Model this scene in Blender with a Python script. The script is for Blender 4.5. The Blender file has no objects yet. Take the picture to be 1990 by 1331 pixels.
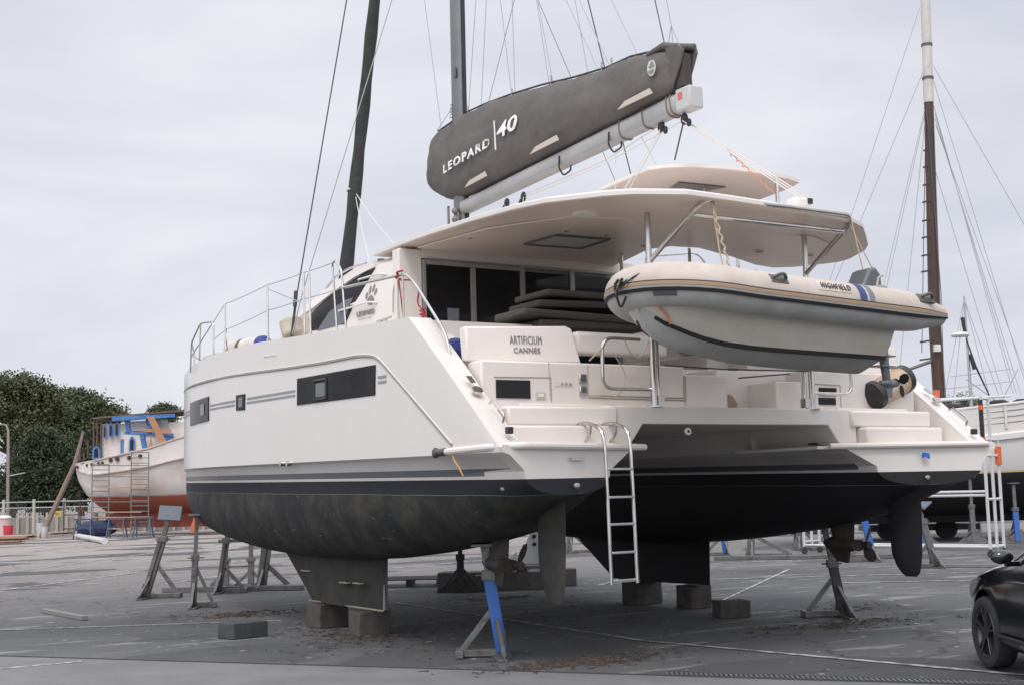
import bpy, bmesh, math, random
from mathutils import Vector, Matrix, noise
R_ = math.radians
S = bpy.context.scene
COL = S.collection

# ---------------------------------------------------------------- camera
cd = bpy.data.cameras.new('camera'); cam = bpy.data.objects.new('camera', cd); COL.objects.link(cam)
cd.sensor_width = 36; cd.lens = 46.44; cd.clip_start = .1; cd.clip_end = 3000
yaw, pit, rol = R_(-31.31), R_(6.41), R_(-1.43)
fw = Vector((-math.sin(yaw)*math.cos(pit), math.cos(yaw)*math.cos(pit), math.sin(pit)))
rt = Vector((math.cos(yaw), math.sin(yaw), 0)); up = rt.cross(fw)
r2 = math.cos(rol)*rt + math.sin(rol)*up; u2 = -math.sin(rol)*rt + math.cos(rol)*up
M = Matrix((r2, u2, -fw)).transposed().to_4x4(); M.translation = (-9.37, -10.08, 1.68)
cam.matrix_world = M
S.camera = cam
S.render.resolution_x = 1024; S.render.resolution_y = 684

# ---------------------------------------------------------------- world and sun: bright overcast
W = bpy.data.worlds.new('World'); S.world = W; W.use_nodes = True
nt = W.node_tree; N = nt.nodes; L = nt.links; N.clear()
out = N.new('ShaderNodeOutputWorld'); bg = N.new('ShaderNodeBackground'); L.new(bg.outputs[0], out.inputs[0])
sky = N.new('ShaderNodeTexSky'); sky.sky_type = 'NISHITA'; sky.sun_disc = False
SUN_EL, SUN_AZ = R_(54), R_(222)      # azimuth clockwise from +Y; behind the viewer's left shoulder
sky.sun_elevation = SUN_EL; sky.sun_rotation = SUN_AZ; sky.dust_density = 3
sdir = Vector((math.sin(SUN_AZ)*math.cos(SUN_EL), math.cos(SUN_AZ)*math.cos(SUN_EL), math.sin(SUN_EL)))
tc = N.new('ShaderNodeTexCoord'); mp = N.new('ShaderNodeMapping'); mp.inputs['Scale'].default_value = (1.2, 1.2, 4.2)
L.new(tc.outputs['Generated'], mp.inputs[0])
nz = N.new('ShaderNodeTexNoise'); nz.inputs['Scale'].default_value = 1.7; nz.inputs['Detail'].default_value = 8; nz.inputs['Roughness'].default_value = .5
nz.inputs['Distortion'].default_value = .4
L.new(mp.outputs[0], nz.inputs['Vector'])
cr = N.new('ShaderNodeValToRGB'); cr.color_ramp.elements[0].position = .33; cr.color_ramp.elements[1].position = .68
cr.color_ramp.elements[0].color = (6.65, 6.85, 7.75, 1); cr.color_ramp.elements[1].color = (9.4, 9.5, 9.95, 1)
L.new(nz.outputs[0], cr.inputs[0])
# the cloud deck is brighter round the hidden sun
dp = N.new('ShaderNodeVectorMath'); dp.operation = 'DOT_PRODUCT'; dp.inputs[1].default_value = sdir
L.new(tc.outputs['Generated'], dp.inputs[0])
mr = N.new('ShaderNodeMapRange'); mr.inputs[1].default_value = -.1; mr.inputs[2].default_value = 1; mr.inputs[3].default_value = 1; mr.inputs[4].default_value = 2.6
L.new(dp.outputs['Value'], mr.inputs[0])
# sky near the horizon behind the viewer dimmed to deepen shade under the boat
def wmath(op, a, b_=0.):
    q = N.new('ShaderNodeMath'); q.operation = op
    for i, v in enumerate((a, b_)):
        if isinstance(v, (int, float)): q.inputs[i].default_value = v
        else: L.new(v, q.inputs[i])
    return q.outputs[0]
d2 = N.new('ShaderNodeVectorMath'); d2.operation = 'DOT_PRODUCT'; d2.inputs[1].default_value = (.52, .854, 0); L.new(tc.outputs['Generated'], d2.inputs[0])
bk = N.new('ShaderNodeMapRange'); bk.interpolation_type = 'SMOOTHSTEP'; bk.inputs[1].default_value = .45; bk.inputs[2].default_value = -.25; L.new(d2.outputs['Value'], bk.inputs[0])
sx_ = N.new('ShaderNodeSeparateXYZ'); L.new(tc.outputs['Generated'], sx_.inputs[0])
lw = N.new('ShaderNodeMapRange'); lw.interpolation_type = 'SMOOTHSTEP'; lw.inputs[1].default_value = .62; lw.inputs[2].default_value = .08; L.new(sx_.outputs[2], lw.inputs[0])
dk = wmath('SUBTRACT', 1., wmath('MULTIPLY', wmath('MULTIPLY', bk.outputs[0], lw.outputs[0]), .30))
vm = N.new('ShaderNodeVectorMath'); vm.operation = 'SCALE'; L.new(cr.outputs[0], vm.inputs[0]); L.new(wmath('MULTIPLY', mr.outputs[0], dk), vm.inputs['Scale'])
mx = N.new('ShaderNodeMix'); mx.data_type = 'RGBA'; mx.inputs[0].default_value = .93
L.new(sky.outputs[0], mx.inputs[6]); L.new(vm.outputs[0], mx.inputs[7]); L.new(mx.outputs[2], bg.inputs[0])
bg.inputs[1].default_value = .1
sl = bpy.data.lights.new('sun', 'SUN'); sl.energy = 1.3; sl.angle = R_(13); sl.color = (1, .91, .82)
so = bpy.data.objects.new('sun', sl); COL.objects.link(so); so.rotation_euler = (-sdir).to_track_quat('-Z', 'Y').to_euler()
S.view_settings.view_transform = 'Standard'; S.view_settings.look = 'None'; S.view_settings.gamma = 1
S.view_settings.exposure = 0

# ---------------------------------------------------------------- materials
MATS = {}
def mat(name, col, rough=.5, metal=0., col2=None, scale=4., bump=0., bscale=60., detail=6., coat=0., spec=None, stretch=None, lo=.35, hi=.65, alpha=None):
    if name in MATS: return MATS[name]
    m = bpy.data.materials.new(name); m.use_nodes = True; MATS[name] = m
    t = m.node_tree; b = t.nodes['Principled BSDF']
    b.inputs['Base Color'].default_value = (*col, 1); b.inputs['Roughness'].default_value = rough; b.inputs['Metallic'].default_value = metal
    if coat: b.inputs['Coat Weight'].default_value = coat; b.inputs['Coat Roughness'].default_value = .08
    if spec is not None: b.inputs['Specular IOR Level'].default_value = spec
    tc = t.nodes.new('ShaderNodeTexCoord'); mp = t.nodes.new('ShaderNodeMapping'); t.links.new(tc.outputs['Object'], mp.inputs[0])
    if stretch: mp.inputs['Scale'].default_value = stretch
    if col2:
        n = t.nodes.new('ShaderNodeTexNoise'); n.inputs['Scale'].default_value = scale; n.inputs['Detail'].default_value = detail; n.inputs['Roughness'].default_value = .65
        t.links.new(mp.outputs[0], n.inputs['Vector'])
        r = t.nodes.new('ShaderNodeMapRange'); r.inputs[1].default_value = lo; r.inputs[2].default_value = hi
        t.links.new(n.outputs[0], r.inputs[0])
        x = t.nodes.new('ShaderNodeMix'); x.data_type = 'RGBA'; x.inputs[6].default_value = (*col, 1); x.inputs[7].default_value = (*col2, 1)
        t.links.new(r.outputs[0], x.inputs[0]); t.links.new(x.outputs[2], b.inputs['Base Color'])
    if bump:
        n2 = t.nodes.new('ShaderNodeTexNoise'); n2.inputs['Scale'].default_value = bscale; n2.inputs['Detail'].default_value = 4
        t.links.new(mp.outputs[0], n2.inputs['Vector'])
        bp = t.nodes.new('ShaderNodeBump'); bp.inputs['Strength'].default_value = 1; bp.inputs['Distance'].default_value = bump
        t.links.new(n2.outputs[0], bp.inputs['Height']); t.links.new(bp.outputs[0], b.inputs['Normal'])
    return m
GEL = mat('gelcoat', (.74, .685, .64), .26, col2=(.69, .64, .60), scale=1.3, bump=.0006, bscale=3.)
GEL2 = mat('nonskid_gelcoat', (.74, .70, .67), .6, col2=(.68, .64, .61), scale=3, bump=.0008, bscale=250)
INOX = mat('stainless', (.62, .60, .57), .2, 1., col2=(.5, .48, .46), scale=8)
ALU = mat('aluminium', (.50, .51, .52), .42, .8, col2=(.40, .41, .42), scale=3)
WPAINT = mat('white_painted_alloy', (.60, .60, .60), .35, col2=(.64, .64, .62), scale=3)
BLACKP = mat('black_plastic', (.02, .02, .021), .45)
RUBBER = mat('rubber', (.028, .028, .03), .75, col2=(.04, .04, .04), scale=20)
GLASS = mat('dark_glass', (.010, .010, .012), .06, col2=(.018, .018, .02), scale=1.5, spec=.22)
GLASSH = mat('tinted_hull_glass', (.008, .008, .009), .07, col2=(.022, .022, .024), scale=1.2, spec=.05)
CANVAS = mat('sail_canvas', (.125, .113, .104), .85, col2=(.098, .089, .082), scale=2.2, bump=.03, bscale=4.5)
ROPEW = mat('white_rope', (.62, .60, .56), .8)
ROPED = mat('dark_wire', (.05, .05, .055), .5)
ROPEG = mat('grey_wire', (.33, .33, .34), .5)
ROPET = mat('tan_rope', (.42, .33, .24), .85)
REDR = mat('red_rope', (.35, .03, .035), .8)
GREYS = mat('grey_stripe', (.13, .14, .15), .5)
LETTER = mat('grey_lettering', (.2, .2, .21), .6)
WLETTER = mat('white_lettering', (.78, .78, .78), .7)
DGREY = mat('dark_grey_plastic', (.09, .095, .1), .5)
def hull_material():
    m = bpy.data.materials.new('painted_hull'); m.use_nodes = True; t = m.node_tree; b = t.nodes['Principled BSDF']; n = t.nodes; l = t.links
    tc = n.new('ShaderNodeTexCoord'); sp = n.new('ShaderNodeSeparateXYZ'); l.new(tc.outputs['Object'], sp.inputs[0])
    nz = n.new('ShaderNodeTexNoise'); nz.inputs['Scale'].default_value = 3; nz.inputs['Detail'].default_value = 8; l.new(tc.outputs['Object'], nz.inputs['Vector'])
    def math_(op, a, b_):
        q = n.new('ShaderNodeMath'); q.operation = op
        for i, v in enumerate((a, b_)):
            if isinstance(v, (int, float)): q.inputs[i].default_value = v
            else: l.new(v, q.inputs[i])
        return q.outputs[0]
    z = math_('SUBTRACT', sp.outputs[2], math_('MULTIPLY', sp.outputs[1], .0145))     # height above the painted waterline's run
    def mixc(f, a, c):
        x = n.new('ShaderNodeMix'); x.data_type = 'RGBA'; l.new(f, x.inputs[0])
        for i, v in ((6, a), (7, c)):
            if isinstance(v, tuple): x.inputs[i].default_value = (*v, 1)
            else: l.new(v, x.inputs[i])
        return x.outputs[2]
    gt = lambda a, v: math_('GREATER_THAN', a, v)
    # antifouling: navy black with growth, scuffs and a scum line
    mpn = n.new('ShaderNodeMapping'); mpn.inputs['Scale'].default_value = (.9, .9, 1.0); l.new(tc.outputs['Object'], mpn.inputs[0])
    n1 = n.new('ShaderNodeTexNoise'); n1.inputs['Scale'].default_value = 2.6; n1.inputs['Detail'].default_value = 10; n1.inputs['Roughness'].default_value = .75; l.new(mpn.outputs[0], n1.inputs['Vector'])
    r1 = n.new('ShaderNodeMapRange'); r1.inputs[1].default_value = .44; r1.inputs[2].default_value = .64; l.new(n1.outputs[0], r1.inputs[0])
    grow = mixc(r1.outputs[0], (.011, .012, .013), (.050, .047, .036))
    mps = n.new('ShaderNodeMapping'); mps.inputs['Scale'].default_value = (2, 2.2, 11); mps.inputs['Rotation'].default_value = (.12, 0, 0); l.new(tc.outputs['Object'], mps.inputs[0])
    n3 = n.new('ShaderNodeTexNoise'); n3.inputs['Scale'].default_value = 2.4; n3.inputs['Detail'].default_value = 5; l.new(mps.outputs[0], n3.inputs['Vector'])
    r3 = n.new('ShaderNodeMapRange'); r3.inputs[1].default_value = .66; r3.inputs[2].default_value = .72; r3.inputs[4].default_value = .75; l.new(n3.outputs[0], r3.inputs[0])
    grow = mixc(r3.outputs[0], grow, (.13, .12, .105))
    zn = math_('ADD', z, math_('MULTIPLY', nz.outputs[0], .03))
    navy = mixc(r1.outputs[0], (.012, .013, .020), (.017, .018, .026))
    # the starboard hull was repainted: clean black
    star = gt(sp.outputs[0], 0.)
    grow = mixc(star, grow, (.011, .011, .013)); navy = mixc(star, navy, (.011, .011, .014))
    c = mixc(gt(zn, 1.645), grow, mixc(gt(zn, 1.653), (.12, .12, .10), navy))
    n2 = n.new('ShaderNodeTexNoise'); n2.inputs['Scale'].default_value = 1.6; n2.inputs['Detail'].default_value = 5; l.new(tc.outputs['Object'], n2.inputs['Vector'])
    white = mixc(n2.outputs[0], (.64, .60, .565), (.695, .655, .62))
    mpr = n.new('ShaderNodeMapping'); mpr.inputs['Scale'].default_value = (7, 7, .35); l.new(tc.outputs['Object'], mpr.inputs[0])
    nr = n.new('ShaderNodeTexNoise'); nr.inputs['Scale'].default_value = 1.6; nr.inputs['Detail'].default_value = 6; nr.inputs['Roughness'].default_value = .7; l.new(mpr.outputs[0], nr.inputs['Vector'])
    rr1 = n.new('ShaderNodeMapRange'); rr1.inputs[1].default_value = .55; rr1.inputs[2].default_value = .8; rr1.inputs[4].default_value = .16; l.new(nr.outputs[0], rr1.inputs[0])
    white = mixc(rr1.outputs[0], white, (.56, .52, .47))
    ax = n.new('ShaderNodeMath'); ax.operation = 'ABSOLUTE'; l.new(sp.outputs[0], ax.inputs[0])
    stripe_on = math_('MAXIMUM', gt(sp.outputs[1], .80), math_('MULTIPLY', gt(ax.outputs[0], 3.10), gt(sp.outputs[1], .30)))
    st = math_('MULTIPLY', stripe_on, math_('MULTIPLY', gt(z, 1.815), math_('LESS_THAN', z, 1.885)))
    w2 = mixc(st, white, (.12, .128, .14))
    w3 = mixc(math_('MULTIPLY', stripe_on, math_('MULTIPLY', gt(z, 1.885), math_('LESS_THAN', z, 2.0))), w2, (.56, .535, .515))
    # short cheat lines between the side windows
    c = mixc(gt(z, 1.785), c, w3); l.new(c, b.inputs['Base Color'])
    rr = mixc(gt(z, 1.785), (.75, .75, .75), (.22, .22, .22)); l.new(rr, b.inputs['Roughness'])
    bp = n.new('ShaderNodeBump'); bp.inputs['Distance'].default_value = .004; l.new(n1.outputs[0], bp.inputs['Height'])
    l.new(math_('SUBTRACT', 1, gt(z, 1.6)), bp.inputs['Strength']); l.new(bp.outputs[0], b.inputs['Normal'])
    return m
HULLM = hull_material()
ANTIF = mat('antifouling', (.020, .020, .019), .8, col2=(.046, .042, .034), scale=3.2, bump=.003, bscale=14)
ANTIB = mat('black_antifouling', (.010, .010, .012), .75, col2=(.014, .014, .015), scale=3)

# ---------------------------------------------------------------- mesh helpers
def link(o): COL.objects.link(o); return o
def thing(name, label, cat, loc=(0, 0, 0), rz=0., group=None):
    o = link(bpy.data.objects.new(name, None)); o.location = loc; o.rotation_euler = (0, 0, rz); o.empty_display_size = .2
    o['label'] = label; o['category'] = cat
    if group: o['group'] = group
    return o
def tag(o, label, cat, group=None):
    o['label'] = label; o['category'] = cat
    if group: o['group'] = group
    return o
def obj(name, bm, m, parent=None, smooth=35, bevel=0, label=None, seg=2, keep=False):
    me = bpy.data.meshes.new(name)
    if isinstance(bm, tuple): me.from_pydata(*bm)
    else:
        if not keep: bmesh.ops.recalc_face_normals(bm, faces=bm.faces)
        bm.to_mesh(me); bm.free()
    o = link(bpy.data.objects.new(name, me)); me.materials.append(m)
    if smooth:
        me.polygons.foreach_set('use_smooth', [True]*len(me.polygons)); me.set_sharp_from_angle(angle=R_(smooth))
    if bevel:
        b = o.modifiers.new('bevel', 'BEVEL'); b.width = bevel; b.segments = seg; b.limit_method = 'ANGLE'; b.angle_limit = R_(40); b.harden_normals = False
    if parent: o.parent = parent
    if label: o['label'] = label
    return o
NB = bmesh.new
def box(bm, x0, x1, y0, y1, z0, z1, rz=0., piv=None):
    vs = [bm.verts.new((x, y, z)) for x in (x0, x1) for y in (y0, y1) for z in (z0, z1)]
    for f in ((0, 1, 3, 2), (4, 6, 7, 5), (0, 4, 5, 1), (2, 3, 7, 6), (0, 2, 6, 4), (1, 5, 7, 3)): bm.faces.new([vs[i] for i in f])
    if rz:
        p = Vector(piv or ((x0+x1)/2, (y0+y1)/2, 0)); bmesh.ops.rotate(bm, verts=vs, cent=p, matrix=Matrix.Rotation(rz, 3, 'Z'))
    return bm
def tube(bm, pts, r, seg=8, caps=True):
    pts = [Vector(p) for p in pts]; rs = r if isinstance(r, (list, tuple)) else [r]*len(pts); rings = []; ref = None
    for i, p in enumerate(pts):
        d = (pts[min(i+1, len(pts)-1)]-pts[max(i-1, 0)]).normalized()
        if ref is None: ref = Vector((0, 0, 1)) if abs(d.z) < .9 else Vector((1, 0, 0))
        a = (ref - d*ref.dot(d))
        if a.length < 1e-4: a = Vector((0, 1, 0)) - d*d.y
        a.normalize(); b = d.cross(a); ref = a
        rings.append([bm.verts.new(p + (a*math.cos(k*2*math.pi/seg)+b*math.sin(k*2*math.pi/seg))*rs[i]) for k in range(seg)])
    for i in range(len(rings)-1):
        for k in range(seg): bm.faces.new((rings[i][k], rings[i][(k+1) % seg], rings[i+1][(k+1) % seg], rings[i+1][k]))
    if caps: bm.faces.new(rings[0][::-1]); bm.faces.new(rings[-1])
    return bm
def arc_pts(pts, rad=.1, n=5):
    """round the corners of a polyline"""
    pts = [Vector(p) for p in pts]; o = [pts[0]]
    for i in range(1, len(pts)-1):
        a, b, c = pts[i-1], pts[i], pts[i+1]; r = min(rad, (a-b).length*.45, (c-b).length*.45)
        p = b+(a-b).normalized()*r; q = b+(c-b).normalized()*r
        for k in range(n+1):
            t = k/n; o.append(p*(1-t)**2 + b*2*t*(1-t) + q*t*t)
    o.append(pts[-1]); return o
def sag(a, b, s=.1, n=10):
    a = Vector(a); b = Vector(b); return [a.lerp(b, i/n) - Vector((0, 0, 4*s*(i/n)*(1-i/n))) for i in range(n+1)]
def plate(bm, pts, th, nrm=None):
    """flat polygon with thickness th, extruded along its normal"""
    pts = [Vector(p) for p in pts]
    if nrm is None: nrm = sum(((pts[i]-pts[0]).cross(pts[i+1]-pts[0]) for i in range(1, len(pts)-1)), Vector()).normalized()
    nrm = Vector(nrm)*th; a = [bm.verts.new(p) for p in pts]; b = [bm.verts.new(p+nrm) for p in pts]
    bm.faces.new(a[::-1]); bm.faces.new(b)
    for i in range(len(a)):
        j = (i+1) % len(a); bm.faces.new((a[i], a[j], b[j], b[i]))
    return bm
def loft(bm, rings, close=True, cap0=True, cap1=True):
    V = [[bm.verts.new(p) for p in r] for r in rings]; n = len(V[0])
    for i in range(len(V)-1):
        for k in range(n if close else n-1):
            q = (V[i][k], V[i][(k+1) % n], V[i+1][(k+1) % n], V[i+1][k])
            try: bm.faces.new(q)
            except ValueError: pass
    if cap0: bm.faces.new(V[0][::-1])
    if cap1: bm.faces.new(V[-1])
    return bm
def cyl(bm, a, b, r, seg=16): return tube(bm, [a, b], r, seg)
def ball(bm, c, r, sc=(1, 1, 1), u=12, v=8):
    rings = []
    for i in range(1, v):
        t = math.pi*i/v; rings.append([(c[0]+r*sc[0]*math.sin(t)*math.cos(2*math.pi*k/u), c[1]+r*sc[1]*math.sin(t)*math.sin(2*math.pi*k/u), c[2]+r*sc[2]*math.cos(t)) for k in range(u)])
    return loft(bm, rings)
def lerp_tab(tab, s):
    if s <= tab[0][0]: return tab[0][1]
    for (a, b), (c, d) in zip(tab, tab[1:]):
        if s <= c:
            t = (s-a)/(c-a); return b+(d-b)*t
    return tab[-1][1]
def smooth_tab(tab, s):
    """Catmull-Rom through the table"""
    if s <= tab[0][0]: return tab[0][1]
    if s >= tab[-1][0]: return tab[-1][1]
    for i in range(len(tab)-1):
        if s <= tab[i+1][0]:
            x0, y0 = tab[i]; x1, y1 = tab[i+1]; h = x1-x0
            m0 = (y1-tab[i-1][1])/(x1-tab[i-1][0]) if i else (y1-y0)/h
            m1 = (tab[i+2][1]-y0)/(tab[i+2][0]-x0) if i+2 < len(tab) else (y1-y0)/h
            t = (s-x0)/h; return (2*t**3-3*t*t+1)*y0+(t**3-2*t*t+t)*h*m0+(-2*t**3+3*t*t)*y1+(t**3-t*t)*h*m1
def writing(name, text, size, m, parent, origin, xdir, ydir, sx=1., sp=1., ext=.003, bold=0., shear=0., width=None, height=None):
    c = bpy.data.curves.new(name, 'FONT'); c.body = text; c.size = size; c.extrude = ext; c.space_character = sp; c.offset = bold; c.shear = shear; c.resolution_u = 3
    t = bpy.data.objects.new(name, c); me = bpy.data.meshes.new_from_object(t); bpy.data.objects.remove(t)
    if width:
        xs = [v.co.x for v in me.vertices]; ys_ = [v.co.y for v in me.vertices]; fx = width/(max(xs)-min(xs)); fy = height/(max(ys_)-min(ys_)); sx = 1.
        for v in me.vertices: v.co.x = (v.co.x-min(xs))*fx; v.co.y = (v.co.y-min(ys_))*fy
    X = Vector(xdir).normalized(); Z = X.cross(Vector(ydir)).normalized(); Y = Z.cross(X)
    mm = Matrix((X*sx, Y, Z)).transposed().to_4x4(); mm.translation = Vector(origin); me.transform(mm)
    me.materials.clear(); me.materials.append(m); o = link(bpy.data.objects.new(name, me)); o.parent = parent; return o
def split(o):
    """separate the loose pieces of a part into sibling objects of the same name"""
    bm = bmesh.new(); bm.from_mesh(o.data); todo = set(bm.faces); groups = []
    while todo:
        st = [todo.pop()]; g = [st[0]]
        while st:
            f = st.pop()
            for v in f.verts:
                for q in v.link_faces:
                    if q in todo: todo.discard(q); st.append(q); g.append(q)
        groups.append([f.index for f in g])
    res = [o]
    if len(groups) > 1:
        src = o.data
        for i, g in enumerate(groups):
            me = src.copy(); b2 = bmesh.new(); b2.from_mesh(me); b2.faces.ensure_lookup_table(); keep = set(g)
            bmesh.ops.delete(b2, geom=[f for f in b2.faces if f.index not in keep], context='FACES'); b2.to_mesh(me); b2.free()
            if i == 0: o.data = me
            else: c = o.copy(); c.data = me; link(c); res.append(c)
    bm.free(); return res
def struct(o): o['kind'] = 'structure'; return o
def stuff(o): o['kind'] = 'stuff'; return o
# ================================================================ GROUND
def ground_material():
    m = bpy.data.materials.new('yard_asphalt'); m.use_nodes = True; t = m.node_tree; b = t.nodes['Principled BSDF']; n = t.nodes; l = t.links
    tc = n.new('ShaderNodeTexCoord')
    def nz(scale, det, rough=.6, st=(1, 1, 1), lo=.4, hi=.6, dist=0, rot=0):
        mp = n.new('ShaderNodeMapping'); mp.inputs['Scale'].default_value = st; mp.inputs['Rotation'].default_value = (0, 0, rot); l.new(tc.outputs['Object'], mp.inputs[0])
        q = n.new('ShaderNodeTexNoise'); q.inputs['Scale'].default_value = scale; q.inputs['Detail'].default_value = det; q.inputs['Roughness'].default_value = rough; q.inputs['Distortion'].default_value = dist
        l.new(mp.outputs[0], q.inputs['Vector']); r = n.new('ShaderNodeMapRange'); r.inputs[1].default_value = lo; r.inputs[2].default_value = hi; l.new(q.outputs[0], r.inputs[0]); return q.outputs[0], r.outputs[0]
    def mixc(f, a, c):
        x = n.new('ShaderNodeMix'); x.data_type = 'RGBA'
        if isinstance(f, float): x.inputs[0].default_value = f
        else: l.new(f, x.inputs[0])
        for i, v in ((6, a), (7, c)):
            if isinstance(v, tuple): x.inputs[i].default_value = (*v, 1)
            else: l.new(v, x.inputs[i])
        return x.outputs[2]
    big = nz(.16, 5, lo=.42, hi=.6)[1]; mid = nz(.9, 8, .7, lo=.35, hi=.65)[1]; fine = nz(26, 6, .8, lo=.3, hi=.7)[1]
    c = mixc(big, (.074, .077, .080), (.112, .114, .116))
    c = mixc(mid, c, (.088, .090, .092))
    sep = n.new('ShaderNodeSeparateXYZ'); l.new(tc.outputs['Object'], sep.inputs[0])
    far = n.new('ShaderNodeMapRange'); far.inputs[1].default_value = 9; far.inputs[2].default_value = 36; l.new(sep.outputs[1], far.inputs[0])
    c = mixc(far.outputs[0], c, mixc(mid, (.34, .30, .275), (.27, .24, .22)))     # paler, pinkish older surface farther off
    # long dry-puddle streaks and tyre scuffs
    st = nz(.5, 4, .6, (1, 5, 1), .58, .64, .3, R_(-31))[1]; c = mixc(st, c, (.22, .215, .21))
    st2 = nz(.8, 4, .6, (1, 7, 1), .62, .67, .2, R_(-22))[1]; c = mixc(st2, c, (.065, .066, .070))
    sand = nz(.35, 9, .75, lo=.56, hi=.70)[1]; c = mixc(sand, c, (.20, .18, .16))
    oil = nz(.55, 3, .5, lo=.64, hi=.72)[1]; c = mixc(oil, c, (.055, .055, .057))
    agg = nz(70, 3, .6, lo=.55, hi=.75)[1]; c = mixc(agg, c, (.20, .20, .195))
    pat = nz(.22, 2, .4, (1, 1.6, 1), .555, .565, .15, .6)[1]; c = mixc(pat, c, mixc(mid, (.060, .062, .065), (.085, .087, .09)))
    sp = nz(5.5, 2, .5, lo=.70, hi=.73)[1]; c = mixc(sp, c, (.36, .35, .33))
    d = n.new('ShaderNodeMix'); d.data_type = 'RGBA'; d.blend_type = 'MULTIPLY'; d.inputs[0].default_value = .5; l.new(c, d.inputs[6])
    cr = n.new('ShaderNodeValToRGB'); cr.color_ramp.elements[0].color = (.40, .40, .40, 1); cr.color_ramp.elements[1].color = (1.3, 1.3, 1.3, 1); l.new(fine, cr.inputs[0]); l.new(cr.outputs[0], d.inputs[7]); c = d.outputs[2]
    # fine cracks
    mp = n.new('ShaderNodeMapping'); l.new(tc.outputs['Object'], mp.inputs[0]); mp.inputs['Rotation'].default_value = (0, 0, .5)
    wv = n.new('ShaderNodeTexVoronoi'); wv.feature = 'DISTANCE_TO_EDGE'; wv.inputs['Scale'].default_value = .33
    off = n.new('ShaderNodeVectorMath'); off.operation = 'ADD'; l.new(mp.outputs[0], off.inputs[0]); q = n.new('ShaderNodeTexNoise'); q.inputs['Scale'].default_value = 2.2; q.inputs['Detail'].default_value = 6; l.new(tc.outputs['Object'], q.inputs['Vector'])
    sc = n.new('ShaderNodeVectorMath'); sc.operation = 'SCALE'; sc.inputs['Scale'].default_value = .7; l.new(q.outputs['Color'], sc.inputs[0]); l.new(sc.outputs[0], off.inputs[1]); l.new(off.outputs[0], wv.inputs['Vector'])
    k = n.new('ShaderNodeMapRange'); k.inputs[1].default_value = .003; k.inputs[2].default_value = .009; k.inputs[3].default_value = .8; k.inputs[4].default_value = 0; l.new(wv.outputs['Distance'], k.inputs[0])
    c = mixc(k.outputs[0], c, (.035, .034, .033))
    l.new(c, b.inputs['Base Color']); b.inputs['Roughness'].default_value = .88
    bp = n.new('ShaderNodeBump'); bp.inputs['Distance'].default_value = .006; bp.inputs['Strength'].default_value = .6; l.new(fine, bp.inputs['Height']); l.new(bp.outputs[0], b.inputs['Normal'])
    return m
bm = NB()
vs = [bm.verts.new(p) for p in ((-600, -300, 0), (900, -300, 0), (900, 1500, 0), (-600, 1500, 0))]; bm.faces.new(vs)
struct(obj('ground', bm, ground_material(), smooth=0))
# lighter concrete apron in front of the drain
CONC = mat('concrete_apron', (.185, .185, .18), .85, col2=(.115, .117, .118), scale=1.1, bump=.003, bscale=60, detail=12, lo=.3, hi=.7)
bm = NB(); A = Vector((-6.53, 5.68, .004)); B = Vector((1.6, -5.2, .004)); d = (B-A).normalized(); nn = Vector((-d.y, d.x, 0))*-1
A2 = A-d*30; B2 = B+d*12
ring = [A2, B2, B2+nn*25, A2+nn*25]; bm.faces.new([bm.verts.new(p) for p in ring]); struct(obj('pavement', bm, CONC, smooth=0))
# painted and worn parking lines
LINE = mat('worn_white_line', (.42, .41, .40), .8, col2=(.15, .15, .155), scale=6., lo=.45, hi=.56)
bm = NB()
def stripe(a, b, w=.1, z=.008):
    a = Vector((*a, z)); b = Vector((*b, z)); d = (b-a).normalized(); p = Vector((-d.y, d.x, 0))*w/2
    nseg = max(2, int((b-a).length/.6)); prev = None
    for i in range(nseg+1):
        c = a.lerp(b, i/nseg); ww = .75+.35*random.random(); q = (bm.verts.new(c-p*ww), bm.verts.new(c+p*ww))
        if prev: bm.faces.new((prev[0], q[0], q[1], prev[1]))
        prev = q
random.seed(4)
stripe((-.14, 8.84), (-.47, 1.92), .07); stripe((-.47, 1.92), (.35, -2.42), .09)
stripe((-6.75, 4.47), (-5.91, 4.52), .1); stripe((-4.42, 17.53), (-.12, 21.92), .12); stripe((-.12, 21.92), (6, 27), .12)
stripe((-4.9, 22), (7, 38), .14); stripe((-6, 28), (5, 46), .15); stripe((6.5, 16), (13, 24), .12); stripe((-1.5, 16.5), (2.5, 20.5), .1); stripe((7, 6.5), (12, 3), .1); stripe((3.4, 5.2), (9, 9.8), .06); stripe((-1, 30), (9, 40), .14); stripe((9, 12.9), (15, 10.5), .12); stripe((6.0, 9), (12.5, 5.2), .1)
stripe((-6.2, 9), (-2.6, 7.3), .06); stripe((-2.2, 5.1), (-.3, 8.84), .06); stripe((4, 9.2), (9.5, 14), .1); stripe((3.0, 17), (9.5, 19.5), .12)
struct(obj('road_markings', bm, LINE, smooth=0))
# drain with slotted grating let in along the apron edge
drain = thing('drain_grate', 'long dark slotted drainage channel grating set in the yard surface along the foreground', 'drain', (A.x, A.y, 0), math.atan2(d.y, d.x))
bm = NB(); Ln = (B2-A).length
box(bm, -16, Ln, -.015, .015, .0, .014); box(bm, 7.6, Ln, .15, .17, 0, .02); box(bm, 7.6, Ln, -.02, -.0001, 0, .02)
obj('channel', bm, mat('old_iron', (.05, .05, .05), .7), drain, 0)
bm = NB(); x = 7.6
while x < 14: box(bm, x, x+.022, .0, .15, .004, .018, rz=.35, piv=(x, .07, 0)); x += .045
obj('grating', bm, mat('galvanised', (.21, .22, .22), .5, .5), drain, 0)
bm = NB(); box(bm, 7.6, Ln, .0, .15, .003, .006); obj('slot_shadow_pan', bm, mat('slot_shade_black', (.015, .014, .013), .9), drain, 0)  # dark sheet painted as the shade inside the grating slots
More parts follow.
